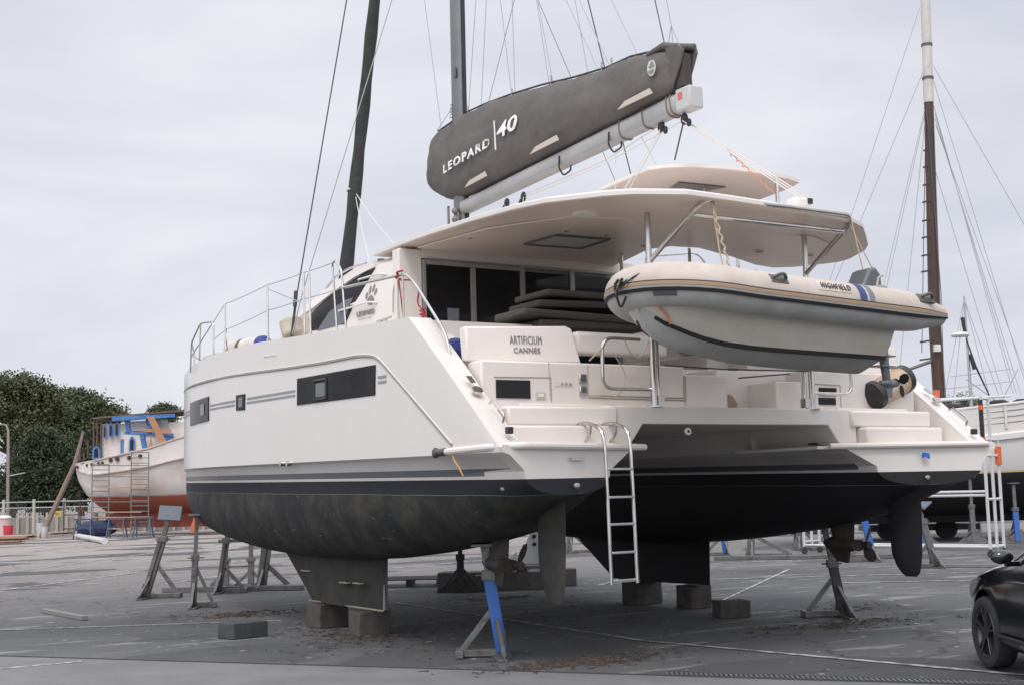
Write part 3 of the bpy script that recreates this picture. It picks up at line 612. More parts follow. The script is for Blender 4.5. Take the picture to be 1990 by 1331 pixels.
# lettering and paw mark on the port pillar
X_ = -2.385
writing('builder_lettering', 'LEOPARD', .092, LETTER, dh, (X_, 5.20, 3.925), (0, -1, -.03), (.04, 0, 1), sx=1.22, sp=1.12, bold=.0015)
bm = NB(); plate(bm, [(X_-.001, 5.14, 3.885), (X_-.001, 4.76, 3.873), (X_-.001, 4.76, 3.867), (X_-.001, 5.14, 3.879)], .002, (-1, 0, 0)); obj('lettering_underline', bm, LETTER, dh, 0)
bm = NB()
def blob(cy, cz, ry, rz, tilt=0, pw=1.):
    P = []
    for k in range(14):
        a = k*2*math.pi/14; u, v = ry*math.cos(a), rz*math.sin(a)
        if pw != 1.: u *= (1-.45*max(0, math.sin(a)))
        P.append((-(side_x(cy+u, cz+v)+.004), cy+u*math.cos(tilt)-v*math.sin(tilt), cz+u*math.sin(tilt)+v*math.cos(tilt)))
    plate(bm, P, .004, (-1, 0, 0))
blob(4.80, 4.095, .10, .062, 0, 2); blob(4.93, 4.165, .028, .045, -.15); blob(4.85, 4.225, .026, .055, .1); blob(4.75, 4.235, .026, .055, .3); blob(4.67, 4.18, .028, .045, .45)
obj('paw_emblem', bm, LETTER, dh, 0)
# saloon bulkhead with sliding doors
bm = NB(); box(bm, -2.36, -2.05, 4.02, 4.2, 2.49, 4.62); box(bm, .9, 2.36, 4.02, 4.2, 2.49, 4.5); box(bm, -2.05, .9, 4.02, 4.2, 4.52, 4.66); bkh = obj('saloon_bulkhead', bm, GEL, cat, 30, .01)
FR = mat('door_frame', (.33, .33, .31), .4, .3, col2=(.27, .27, .26), scale=4)
bm = NB(); box(bm, -2.02, .88, 4.0, 4.03, 4.49, 4.52); box(bm, -2.045, -2.005, 3.99, 4.03, 2.49, 4.5)
for a in (-1.35, -.63, .13, .86): box(bm, a-.035, a+.035, 3.985, 4.03, 2.49, 4.5)
box(bm, -2.0, -1.36, 3.975, 4.0, 4.44, 4.49); box(bm, -1.33, -.66, 3.975, 4.0, 4.44, 4.49); obj('door_frame', bm, FR, bkh, 0, .004)
for a, b in ((-2.01, -1.385), (-1.315, -.665), (-.595, .095), (.165, .825)):
    bm = NB(); box(bm, a, b, 4.01, 4.02, 2.5, 4.445); obj('door_pane', bm, GLASS, bkh, 0)
INT = mat('cabin_interior', (.10, .09, .085), .7, col2=(.06, .055, .05), scale=3)
bm = NB(); box(bm, -1.72, -1.56, 3.994, 4.0, 3.74, 3.92); obj('notice', bm, mat('paper_grey', (.20, .21, .24), .6), bkh, 0)
# dark cushions stacked on the cockpit table
CUSH = mat('taupe_cushion', (.085, .074, .066), .85, col2=(.065, .057, .052), scale=3, bump=.006, bscale=9)
for i, (x0, x1, y0, y1, z0, th, tl, lab) in enumerate(((-1.72, -.2, 1.9, 2.55, 3.43, .10, .02, 'lowest of the dark cushions stacked behind the name panel in the cockpit'), (-1.95, -.1, 1.85, 2.5, 3.55, .085, -.02, 'second lowest dark cushion of the cockpit stack, sticking out to the left'), (-1.70, -.3, 1.95, 2.6, 3.665, .085, .03, 'third dark cushion up in the cockpit stack'), (-1.62, -.2, 1.9, 2.6, 3.79, .075, .0, 'top dark cushion of the stack in the cockpit'))):
    bm = NB(); vs = []
    loft(bm, [[(x, y0, z0+tl*(x-x0)), (x, y1, z0+tl*(x-x0)), (x, y1, z0+th+tl*(x-x0)), (x, y0, z0+th+tl*(x-x0))] for x in (x0, x0+.15, (x0+x1)/2, x1)])
    c_ = tag(obj('cushion', bm, CUSH, None, 30, .03, seg=3), lab, 'cushion', 'dark cushions stacked in the cockpit')
    bm = NB(); tube(bm, [(x0+.04, y0-.004, z0+th*.5+tl*.04), (x1, y0-.004, z0+th*.5+tl*(x1-x0))], .005, 4); obj('piping', bm, DGREY, c_)
# ---------------------------------------------------------------- hardtop
def zr(x, y): return 4.50+.037*y-.045*max(0, x)
RO = [(-2.24, 5.0), (-2.33, 4.2), (-2.40, 3.2), (-2.42, 2.2), (-2.39, 1.35), (-2.3, .86), (-1.99, .27), (-1.80, .05), (-1.31, -.20), (-.7, -.17), (0, -.10), (.55, -.08), (1.03, -.07), (1.35, .08), (1.7, .38), (2.18, .80), (2.42, 1.08), (2.7, 1.6), (2.76, 1.85), (2.72, 2.1), (2.62, 2.5), (2.45, 2.74), (2.1, 2.72), (1.5, 2.46), (.79, 2.25), (.50, 2.38), (.42, 2.7), (.62, 3.3), (.9, 4.2), (.9, 5.0)]
def inset(P, d):
    o = []
    for i in range(len(P)):
        a, b, c = Vector(P[i-1]), Vector(P[i]), Vector(P[(i+1) % len(P)])
        e1 = (b-a).normalized(); e2 = (c-b).normalized(); n1 = Vector((-e1.y, e1.x)); n2 = Vector((-e2.y, e2.x)); n = (n1+n2); n = n/max(.5, n.length_squared)*2
        o.append(tuple(b+n*d))
    return o
ar = sum(RO[i-1][0]*RO[i][1]-RO[i][0]*RO[i-1][1] for i in range(len(RO)))
sg = 1 if ar > 0 else -1
def slab(outl, zf, th, e=.04, camber=.1):
    bm = NB(); R = []
    for d, z in ((.10, 0), (.03, .0), (.005, .012), (0, .05), (.02, th-.03), (.07, th-.005)):
        R.append([(x, y, zf(x, y)+z) for x, y in inset(outl, d*sg)])
    R.append([(x, y, zf(x, y)+th+camber*.35) for x, y in inset(outl, .35*sg)])
    return loft(bm, R)
HT = mat('hardtop_gelcoat', (.79, .74, .70), .3, col2=(.76, .70, .66), scale=1.1, bump=.0008, bscale=2.2)
HTU = mat('cream_underside', (.68, .58, .51), .35, col2=(.63, .53, .465), scale=.9, bump=.001, bscale=1.8)
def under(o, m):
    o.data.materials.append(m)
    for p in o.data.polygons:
        if p.normal.z < -.85: p.material_index = 1  # downward faces get a darker, warmer colour
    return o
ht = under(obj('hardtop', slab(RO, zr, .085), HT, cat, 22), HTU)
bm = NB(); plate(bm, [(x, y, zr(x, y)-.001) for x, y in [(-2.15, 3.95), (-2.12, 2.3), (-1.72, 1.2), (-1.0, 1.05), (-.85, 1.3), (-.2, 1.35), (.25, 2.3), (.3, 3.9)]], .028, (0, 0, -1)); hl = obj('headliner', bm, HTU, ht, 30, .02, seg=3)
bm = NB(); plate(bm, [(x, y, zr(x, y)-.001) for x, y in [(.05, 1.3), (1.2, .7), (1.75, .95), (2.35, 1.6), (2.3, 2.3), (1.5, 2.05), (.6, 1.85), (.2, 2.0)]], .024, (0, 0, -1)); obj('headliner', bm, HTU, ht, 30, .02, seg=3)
sk = [(-1.24, 2.95), (-1.26, 2.22), (-.57, 2.16), (-.47, 2.89)]
bm = NB()
for a, b in zip(sk, sk[1:]+sk[:1]): tube(bm, [(a[0], a[1], zr(*a)-.035), (b[0], b[1], zr(*b)-.035)], .024, 4)
sf = obj('skylight_frame', bm, DGREY, ht)
bm = NB(); plate(bm, [(x, y, zr(x, y)-.033) for x, y in sk], .006, (0, 0, -1)); obj('skylight_pane', bm, mat('skylit_pane', (.62, .60, .60), .25), sf, 0)  # pale base colour painted in place of sky light through the pane
for x, y, r in ((-1.31, 1.95, .03), (-.76, 1.96, .03), (-.99, 1.13, .035), (-.06, 1.29, .035), (.96, .31, .035), (1.99, 1.57, .035), (1.37, 1.78, .05), (-2.0, 2.9, .03), (.1, 2.4, .03)):
    dz = zr(x, y); off = .03 if (x < .3 and y > 1.2) or (y > 1.2 and x > .9) else .002
    bm = NB(); cyl(bm, (x, y, dz-off+.004), (x, y, dz-off-.008), r+.014, 16); li = obj('downlight', bm, HT, ht)
    bm = NB(); cyl(bm, (x, y, dz-off-.006), (x, y, dz-off-.012), r, 16); obj('lens', bm, mat('lens_brown', (.12, .09, .07), .4), li)
bm = NB(); cyl(bm, (-1.64, 1.10, zr(-1.64, 1.1)+.004), (-1.64, 1.10, zr(-1.64, 1.1)-.02), .13, 24); obj('speaker_grille', bm, HT, ht, 40, .008)
bm = NB(); plate(bm, [(x, y, zr(x, y)+.002) for x, y in [(.2, .45), (.75, .32), (.8, .5), (.3, .62)]], .02, (0, 0, -1)); q = obj('hatch', bm, GEL2, ht, 0, .008)
bm = NB(); plate(bm, [(x, y, zr(x, y)-.022) for x, y in [(.42, .42), (.68, .36), (.62, .46), (.46, .50)]], .004, (0, 0, -1)); obj('hatch_opening', bm, BLACKP, q, 0)
bm = NB(); tube(bm, arc_pts([(-1.86, 3.74, zr(-1.8, 3.7)+.11), (-1.86, 3.6, 4.86), (-1.86, 2.7, 4.84), (-1.86, 2.5, zr(-1.8, 2.5)+.12)], .12), .014, 8)
for y in (3.35, 2.95): tube(bm, [(-1.86, y, 4.70), (-1.86, y, 4.85)], .011, 6)
obj('roof_rail', bm, INOX, ht)
bm = NB(); box(bm, .42, .62, .12, .30, 4.60, 4.72); q = obj('camera_housing', bm, GEL, ht, 30, .03); bm = NB(); box(bm, .58, .64, .10, .16, 4.65, 4.71); obj('lens', bm, BLACKP, q, 0, .005)
# helm bimini on its posts
RO2 = [(-.02, 3.1), (-.12, 1.98), (.0, 1.80), (.25, 1.64), (.7, 1.54), (1.2, 1.53), (1.75, 1.60), (2.0, 1.70), (2.1, 1.95), (2.2, 2.7), (1.9, 3.2), (1.0, 3.45)]
hb = under(obj('helm_bimini', slab(RO2[::-1] if sg < 0 else RO2, lambda x, y: 5.35-.0*(x-1)**2, .06), HT, cat, 22), HTU)
bm = NB(); plate(bm, [(.55, 2.25, 5.345), (1.25, 2.2, 5.345), (1.15, 2.5, 5.345), (.75, 2.75, 5.345)], .012, (0, 0, -1)); obj('bimini_window', bm, mat('bimini_pane', (.12, .115, .12), .3), hb, 0, .004)
bm = NB()
for x, y in ((.98, 2.3), (1.55, 1.62), (.2, 3.0), (2.0, 2.9)): tube(bm, [(x, y, 3.3 if y > 2.8 else zr(x, y)+.08), (x, y, 5.37)], .024, 10)
split(obj('bimini_post', bm, INOX, cat))
# helm: wheel, seat, winches, under the starboard notch
bm = NB(); tube(bm, [(1.92+.33*math.cos(a*.2618), 2.95, 4.12+.33*math.sin(a*.2618)) for a in range(25)], .016, 6)
for a in range(3): tube(bm, [(1.92, 2.95, 4.12), (1.92+.32*math.cos(a*2.09+.5), 2.95, 4.12+.32*math.sin(a*2.09+.5))], .01, 6)
wh = obj('steering_wheel', bm, BLACKP, cat)
bm = NB(); box(bm, 1.4, 2.4, 3.0, 3.5, 3.3, 4.05); obj('helm_console', bm, GEL, cat, 30, .06)
bm = NB(); box(bm, .95, 2.5, 2.5, 2.9, 3.3, 3.75); obj('helm_seat', bm, GEL2, cat, 30, .05)
for x, y in ((.6, 4.35), (.95, 4.4)):
    bm = NB(); tube(bm, [(x, y, 4.55), (x, y, 4.62), (x, y, 4.7), (x, y, 4.78)], [.09, .07, .06, .08], 16); obj('winch', bm, BLACKP, cat)
bm = NB(); tube(bm, arc_pts([(1.2, 3.9, 4.3), (1.25, 3.9, 4.75), (1.9, 3.6, 4.8), (2.4, 3.6, 4.3)], .1), .014, 8); tube(bm, [(2.2, 2.8, 3.4), (2.2, 2.8, 4.46)], .02, 8); tube(bm, [(.75, 2.35, 3.3), (.75, 2.35, 4.56)], .02, 8); obj('helm_rail', bm, INOX, cat)
# ---------------------------------------------------------------- lifelines
for sx in (-1, 1):
    X = sx*3.13
    for y, zt in ((8.07, 4.44), (6.38, 4.47), (5.13, 4.44), (4.95, 4.44)):
        bm = NB(); tube(bm, [(X+sx*.03, y-.1, sheer(y)-.02), (X, y, zt)], .0135, 8); cyl(bm, (X+sx*.03, y-.1, sheer(y)-.03), (X+sx*.03, y-.1, sheer(y)+.05), .024, 10); s_ = obj('stanchion', bm, INOX, cat)
    bm = NB(); tube(bm, arc_pts([(X, 4.12, 3.58), (X, 4.24, 4.40), (X, 4.15, 4.44), (X, 3.98, 4.30), (X, 3.86, 3.57)], .07), .0135, 8); obj('gate_rail', bm, INOX, cat)
    bm = NB(); tube(bm, arc_pts([(X, 3.97, 4.08), (X, 2.7, 4.01), (X, 2.30, 3.99), (X, 2.10, 3.86), (X, 1.50, 3.31), (X, 1.41, 3.17), (X, 1.36, 3.00)], .12), .0155, 10)
    for y in (2.50, 2.38): tube(bm, [(X, y, 3.47), (X, y, 3.99)], .0125, 8)
    obj('quarter_rail', bm, INOX, cat)
    bm = NB(); tube(bm, arc_pts([(X, 8.57, 3.72), (X, 8.57, 4.25), (X-sx*0, 9.17, 4.30), (X, 9.61, 4.05), (X, 9.66, 3.6)], .1), .0135, 8)
    tube(bm, [(X, 9.17, 4.29), (X, 9.22, 3.74)], .0125, 8); tube(bm, [(X, 9.55, 3.84), (X-sx*.6, 10.6, 3.84)], .012, 8)
    tube(bm, [(X, 8.57, 4.25), (X, 9.6, 3.85)], .010, 6); tube(bm, [(X, 9.61, 4.05), (X-sx*.55, 11.2, 4.1), (X-sx*.55, 11.2, 3.66)], .013, 8); obj('pulpit', bm, INOX, cat)
    bm = NB()
    for pts in ([(8.57, 4.25), (8.07, 4.44), (6.38, 4.47), (5.13, 4.44), (4.24, 4.42)], [(8.6, 3.98), (8.05, 4.07), (6.36, 4.13), (5.13, 4.11), (3.97, 4.08)]):
        P = [];
        for (a, b), (c, d) in zip(pts, pts[1:]): P += sag((X, a, b), (X, c, d), .012*abs(a-c)*.5, 6)
        tube(bm, P, .0055, 6)
    tube(bm, [(X, 6.38, 4.42), (X, 5.3, 4.10)], .007, 6); obj('lifeline', bm, ROPEG, cat)
    bm = NB()
    for y in (2.85, 2.75): box(bm, sx*3.16-.012, sx*3.16+.012, y-.012, y+.012, 3.5, 3.56)
    tube(bm, [(sx*3.16, 2.97, 3.56), (sx*3.16, 2.62, 3.57)], .014, 8); obj('mooring_cleat', bm, INOX, cat)
    bm = NB(); plate(bm, [(sx*3.3, 6.05, 3.475), (sx*3.3, 5.6, 3.455), (sx*3.3, 5.6, 3.465), (sx*3.3, 6.05, 3.485)], .01, (sx, 0, 0)); obj('toe_strip', bm, GEL, cat, 0)
# red line tied round the quarter rail and hanging to the deck
bm = NB()
tube(bm, [(-3.13+.03*math.cos(a*.9), 2.50+.035*math.sin(a*.9)-.004*a, 3.965+.006*a) for a in range(14)], .011, 6)
tube(bm, arc_pts([(-3.12, 2.48, 3.95), (-3.12, 2.2, 3.91), (-3.1, 2.05, 3.80), (-3.08, 2.16, 3.66), (-3.1, 2.02, 3.58), (-3.08, 2.0, 3.50), (-3.1, 1.94, 3.46)], .07), .009, 6)
tube(bm, arc_pts([(-3.14, 2.46, 3.95), (-3.14, 2.4, 3.7), (-3.12, 2.4, 3.52)], .05), .009, 6)
tube(bm, [(-3.08+.025*math.cos(a*1.3), 2.04+.03*math.sin(a*1.3), 3.58-.008*a) for a in range(14)], .011, 6)
tag(obj('rope', bm, REDR), 'red rope knotted round the stern quarter rail and hanging down', 'rope')
bm = NB(); tube(bm, [(-3.13, 8.05+.03*math.cos(a), 4.05+.03*math.sin(a)) for a in range(8)], .01, 6); tube(bm, [(-3.13, 8.05, 4.0), (-3.12, 7.98, 3.75)], .006, 6)
tag(obj('rope_lashing', bm, REDR), 'small red lashing on the second stanchion from the bow', 'rope')
# ---------------------------------------------------------------- fenders
FEN = mat('fender_vinyl', (.55, .49, .40), .6, col2=(.42, .36, .28), scale=4); FENW = mat('fender_white', (.66, .64, .6), .55, col2=(.5, .47, .42), scale=4)
BLUE = mat('blue_fender_end', (.02, .045, .22), .6, col2=(.015, .03, .15), scale=5, bump=.01, bscale=12)
def fender(name, a, b, r, m, ends, lab, band=None, ends2=True):
    a = Vector(a); b = Vector(b); d = (b-a); n = 14; pts = []; rs = []
    for i in range(n+1):
        t = i/n; pts.append(a+d*t); rs.append(r*min(1, (1-(abs(2*t-1))**5)**.5+.18))
    bm = NB(); tube(bm, pts, rs, 18); f = tag(obj(name, bm, m), lab, 'fender', 'fenders of the catamaran')
    for (p, q, on) in ((a, b, ends2), (b, a, True)):
        if ends is None or not on: continue
        e_ = (q-p).normalized(); bm = NB(); tube(bm, [p-e_*.03, p, p+e_*.04, p+e_*.12], [r*.35, r*.72, r*1.03, r*1.05], 18); obj('end_cap', bm, ends, f)
    if band:
        bm = NB(); c = a.lerp(b, .45); e_ = d.normalized(); tube(bm, [c-e_*.06, c+e_*.05], r*1.03, 18); obj('band', bm, band, f)
    return f
fender('fender', (-2.80, 2.66, 3.46), (-2.75, 1.88, 3.09), .15, FENW, BLUE, 'long off-white fender with a blue end wedged in the stern coaming', None, False)
fender('fender', (-2.85, 8.75, 3.87), (-2.80, 7.35, 3.80), .12, FENW, BLUE, 'off-white fender with brown band and blue end lying on the foredeck', mat('brown_band', (.13, .10, .06), .8), False)
fender('fender', (-2.85, 9.75, 3.80), (-2.82, 9.0, 3.80), .10, mat('fender_grey', (.50, .51, .5), .6), None, 'pale grey fender lying nearest the bow behind the pulpit')
fender('fender', (-2.98, 5.98, 3.98), (-2.95, 5.92, 3.74), .145, FEN, None, 'short fat beige fender standing between the shroud and stanchions')
fender('fender', (2.22, .95, 2.66), (2.86, .95, 2.92), .165, mat('fender_tan', (.52, .41, .30), .65, col2=(.36, .25, .16), scale=5, bump=.004, bscale=9), BLACKP, 'stained tan fender with black ends tilted on the starboard steps', None, True)
# ---------------------------------------------------------------- rig
MASTM = mat('mast_alloy', (.20, .205, .205), .38, .6, col2=(.16, .165, .165), scale=2)
bm = NB(); rings = []
for z, k in ((4.6, 1), (20, .95)):
    rings.append([(.10*k*math.cos(a*math.pi/8), 6.67+.15*k*math.sin(a*math.pi/8), z) for a in range(16)])
loft(bm, rings); mast = obj('mast', bm, MASTM, cat)
bm = NB(); box(bm, -.022, .022, 6.475, 6.53, 5.3, 19.8); obj('sail_track', bm, BLACKP, mast)
for z in (12.2, 16.0):
    bm = NB(); tube(bm, [(-1.5, 6.2, z+.1), (0, 6.67, z), (1.5, 6.2, z+.1)], .035, 8); obj('spreader', bm, MASTM, mast)
for z, t in ((8.05, 'dent'),):
    bm = NB(); plate(bm, [(-.102, 6.62, 7.8), (-.102, 6.56, 7.8), (-.102, 6.56, 7.95), (-.102, 6.62, 7.95)], .01, (-1, 0, 0)); obj('mast_fitting', bm, DGREY, mast)
writing('mast_lettering', 'SELDEN', .11, mat('faint_mark', (.07, .07, .07), .6), mast, (-.1005, 6.70, 7.05), (0, 0, 1), (0, 1, 0), ext=.001)
bm = NB(); box(bm, -.13, .13, 6.4, 6.95, 4.65, 4.80); tube(bm, [(-.12, 6.85, 4.8), (-.12, 6.85, 5.9)], .02, 8); tube(bm, [(-.13, 6.55, 4.8), (-.12, 6.55, 5.75)], .016, 8)
for z in (5.5, 5.65, 5.78): ball(bm, (-.14, 6.6+.08*random.random(), z), .055)
tube(bm, [(-.14, 6.75, 4.8), (-.15, 6.78, 5.85)], .012, 6); obj('halyard_gear', bm, mat('gear', (.25, .22, .2), .6, col2=(.12, .11, .1), scale=20), mast)
# boom
BT, BB = [(6.6, 5.93), (1.24, 6.165)], [(6.6, 5.73), (1.24, 5.925)]
bm = NB(); rings = []
for y in (6.55, 4, 1.6, 1.22):
    zt = lerp_tab(sorted(BT), y); zb = lerp_tab(sorted(BB), y); h = (zt-zb)/2; c = (zt+zb)/2
    rings.append([(.095*math.copysign(abs(math.cos(a*math.pi/8))**.6, math.cos(a*math.pi/8)), y, c+h*math.copysign(abs(math.sin(a*math.pi/8))**.6, math.sin(a*math.pi/8))) for a in range(16)])
loft(bm, rings); boom = obj('boom', bm, mat('boom_grey', (.40, .40, .39), .4, .2, col2=(.33, .33, .33), scale=3), cat, 40)
def ringaround(bm, y, w=.012, k=1.06):
    zt = lerp_tab(sorted(BT), y); zb = lerp_tab(sorted(BB), y); h = (zt-zb)/2*k+.004; c = (zt+zb)/2
    tube(bm, [(.102*math.copysign(abs(math.cos(a*math.pi/8))**.6, math.cos(a*math.pi/8)), y+.03*math.sin(a*math.pi/8), c+h*math.copysign(abs(math.sin(a*math.pi/8))**.6, math.sin(a*math.pi/8))) for a in range(17)], w, 5)
bm = NB()
for y in (2.55, 2.08, 1.62, 1.55): ringaround(bm, y, .009)
obj('reefing_line', bm, mat('brown_line', (.2, .15, .12), .8), boom)
bm = NB(); box(bm, -.1, .1, 1.19, 1.45, 5.915, 6.175); be = obj('boom_end', bm, mat('boom_end_grey', (.47, .47, .46), .4), boom, 30, .02)
bm = NB(); box(bm, -.104, -.1, 1.32, 1.40, 6.04, 6.12); obj('end_sticker', bm, mat('red_mark', (.6, .12, .1), .5), be, 0)
bm = NB()
for y in (3.87, 2.76):
    zb = lerp_tab(sorted(BB), y); tube(bm, arc_pts([(-.1, y, zb+.14), (-.11, y, zb-.02), (-.08, y-.06, zb-.13), (-.06, y-.2, zb-.09), (-.06, y-.2, zb-.02)], .04), .012, 6)
obj('lazy_bag_hook', bm, BLACKP, boom)
for (y, z) in ((5.37, 5.66), (4.93, 5.66), (1.85, 5.86), (1.42, 5.84)):
    bm = NB(); ball(bm, (0, y, z), .06, (.5, 1, 1.2)); ball(bm, (.0, y+(.08 if y > 3 else -.08), z-.06), .04, (.5, 1, 1.2)); obj('block', bm, BLACKP, boom)
# sail cover (lazy bag)
CV = [(7.62, 6.40, 7.04, .05), (7.56, 6.34, 7.12, .12), (7.34, 6.18, 7.17, .18), (6.95, 6.0, 7.20, .215), (6.5, 5.96, 7.235, .24), (5.9, 5.985, 7.215, .25), (5.2, 6.02, 7.16, .25), (4.4, 6.05, 7.07, .24), (3.6, 6.085, 6.95, .23), (2.9, 6.115, 6.87, .21), (2.4, 6.14, 6.86, .22), (1.95, 6.16, 6.79, .19), (1.6, 6.19, 6.68, .16), (1.50, 6.2, 6.66, .13)]
bm = NB(); rings = []
for y, zb, zt, w in CV:
    h = zt-zb; r = []
    prof = [(.0, 0), (.45, .02), (.85, .12), (1.0, .3), (.96, .5), (.75, .72), (.42, .9), (.10, 1.0)]
    for k, (a, b) in enumerate(prof): r.append((-w*a+.012*math.sin(y*7+k), y+.01*math.sin(k*2+y), zb+h*b))
    for k, (a, b) in enumerate(prof[::-1][:-1]): r.append((w*a+.012*math.sin(y*6+k), y, zb+h*b))
    rings.append(r)
loft(bm, rings); cov = obj('sail_cover', bm, CANVAS, cat, 60); m_ = cov.modifiers.new('sub', 'SUBSURF'); m_.levels = 2; m_.render_levels = 2
tx = bpy.data.textures.new('folds', 'CLOUDS'); tx.noise_scale = .32; dm = cov.modifiers.new('folds', 'DISPLACE'); dm.texture = tx; dm.strength = .06; dm.texture_coords = 'LOCAL'
bm = NB(); plate(bm, [(-.06, 1.52, 6.2), (-.06, 1.36, 6.45), (-.05, 1.30, 6.62), (-.05, 1.42, 6.72), (-.05, 1.62, 6.72)], .03, (-1, 0, 0)); plate(bm, [(.10, 1.50, 6.2), (.10, 1.36, 6.45), (.10, 1.28, 6.6), (.12, 1.34, 6.72), (.1, 1.6, 6.74)], .03, (1, 0, 0)); tube(bm, [(-.05, 2.0, 6.76), (0, 1.75, 6.80), (.05, 1.45, 6.70), (.1, 1.3, 6.67)], [.03, .05, .05, .04], 8); obj('cover_flap', bm, CANVAS, cov, 40, .01)
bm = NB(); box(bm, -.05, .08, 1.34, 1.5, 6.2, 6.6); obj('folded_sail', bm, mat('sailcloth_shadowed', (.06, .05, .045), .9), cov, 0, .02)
bm = NB()
tube(bm, [(-.0, y, zt+.012) for y, zb, zt, w in CV[2:]], .014, 6); obj('cover_zip', bm, mat('zip_dark', (.05, .047, .045), .8), cov)
bm = NB()
for y0, y1 in ((6.05, 5.42), (4.3, 3.62), (2.35, 1.72)):
    P = []
    for y, dz in ((y0, .0), (y0-.14, .085), (y1+.05, .10), (y1, .0)):
        zb = lerp_tab(sorted([(a, b) for a, b, c, d in CV]), y); w = lerp_tab(sorted([(a, d) for a, b, c, d in CV]), y); P.append((-w*.93-.045, y, zb+.02+dz*.75))
    plate(bm, P, .012, (-1, 0, 0))
split(obj('reef_window', bm, mat('cream_cloth', (.50, .45, .39), .8), cov, 0))
def cover_text(name, txt, size, y, z, slope, wd, ht_, sp=1.):
    return writing(name, txt, size, WLETTER, cov, (-.36, y, z), (0.035, -1, slope), (.16, 0, 1), sp=sp, ext=.012, bold=.0035, width=wd, height=ht_)
c1 = cover_text('cover_lettering', 'LEOPARD', .155, 6.72, 6.345, .065, 1.38, .135, 1.25)
bm = NB(); plate(bm, [(-.345, 5.28, 6.78), (-.345, 5.265, 6.78), (-.35, 5.165, 6.34), (-.35, 5.185, 6.34)], .012, (-1, 0, 0)); c3 = obj('divider_mark', bm, WLETTER, cov, 0)
c2 = cover_text('cover_number', '40', .27, 5.13, 6.47, .07, .50, .235, 1.05)
def wrap_to_cover(o, lift=.012):
    """shift lettering so that it lies on the cover's flank"""
    ys = sorted([(a, b, c, d) for a, b, c, d in CV]); prof = [(0, 0), (.02, .45), (.12, .85), (.3, 1.), (.5, .96), (.72, .75), (.9, .42), (1.0, .1)]
    x0 = min(v.co.x for v in o.data.vertices); x1 = max(v.co.x for v in o.data.vertices)
    for v in o.data.vertices:
        y, z = v.co.y, v.co.z; zb = lerp_tab([(a, b) for a, b, c, d in ys], y); zt = lerp_tab([(a, c) for a, b, c, d in ys], y); w = lerp_tab([(a, d) for a, b, c, d in ys], y)
        v.co.x = -w*lerp_tab(prof, (z-zb)/(zt-zb))-.026-(lift if v.co.x < (x0+x1)/2 else 0)
bm = NB(); c0 = Vector((-.2, 1.73, 6.50)); P = [(c0.x, c0.y+.075*math.cos(a*.4189), c0.z+.095*math.sin(a*.4189)) for a in range(15)]; plate(bm, P, .01, (-1, 0, 0)); rd = obj('sailmaker_badge', bm, mat('badge_white', (.6, .6, .58), .6), cov, 0)
bm = NB(); plate(bm, [(-.215, 1.73+.055*math.cos(a), 6.48+.05*math.sin(a)) for a in (3.3, 3.9, 4.7, 5.5, 6.1)], .008, (-1, 0, 0)); plate(bm, [(-.215, 1.70, 6.58), (-.215, 1.77, 6.51), (-.215, 1.66, 6.51)], .008, (-1, 0, 0)); obj('badge_emblem', bm, mat('badge_green', (.2, .25, .2), .6), cov, 0)
# furled jib on the forestay (dark sacrificial strip), running up out of the picture
bm = NB(); P = []; rs = []
for i in range(40):
    t = i/39; z = 4.2+t*14.6; y = lerp_tab([(4.2, 11.25), (6.91, 10.42), (10.0, 9.53), (19, 6.95)], z); P.append((.0, y, z)); rs.append(.122*(1-.45*t)*(1+.10*math.sin(i*1.9)) if i > 1 else .03)
tube(bm, P, rs, 10); jib = obj('furled_jib', bm, mat('jib_strip', (.055, .055, .055), .9, col2=(.035, .035, .035), scale=6, bump=.01, bscale=20), cat, 70)
bm = NB(); tube(bm, [(.13*math.cos(a*.7), 10.45+.10*math.sin(a*.7), 6.86+.01*a) for a in range(10)], .018, 6); obj('sheet_knot', bm, ROPEW, jib)
bm = NB(); tube(bm, [(.0, 11.25, 3.0), (.0, 11.25, 4.2)], .02, 8); cyl(bm, (0, 11.25, 4.0), (0, 11.25, 4.15), .11, 14); obj('furler_drum', bm, BLACKP, cat)
bm = NB(); tube(bm, [(-2.7, 11.2, 3.3), (2.7, 11.2, 3.3)], .09, 12); obj('crossbeam', bm, ALU, cat)
bm = NB(); plate(bm, [(-1.8, 8.8, 3.4), (1.8, 8.8, 3.4), (1.8, 11.1, 3.35), (-1.8, 11.1, 3.35)], .01, (0, 0, 1)); obj('trampoline', bm, mat('black_net', (.03, .03, .03), .9), cat, 0)
bm = NB(); tube(bm, sag((0, 10.4, 6.86), (-.62, 6.95, 5.0), .1), .008, 6); tube(bm, sag((0, 10.42, 6.86), (-.6, 8.2, 4.66), .16), .007, 6); obj('jib_sheet', bm, ROPEW, cat)
# shrouds
bm = NB()
for sx in (-1, 1):
    a = Vector((sx*3.0, 5.71, 4.17)); tube(bm, [(sx*3.02, 5.85, 3.62), (sx*3.0, 5.71, 4.17)], .018, 8); tube(bm, [(sx*3.01, 5.72, 4.1), (sx*3.0, 5.70, 4.3)], .028, 8)
    tube(bm, [a, (0, 6.67, 18.6)], .0095, 6)
obj('cap_shroud', bm, ROPED, cat)
bm = NB()
for sx in (-1, 1): tube(bm, [(sx*3.02, 5.80, 3.75), (sx*2.96, 5.55, 4.3), (0, 6.67, 12.2)], .0075, 6)
obj('lower_shroud', bm, ROPEG, cat)
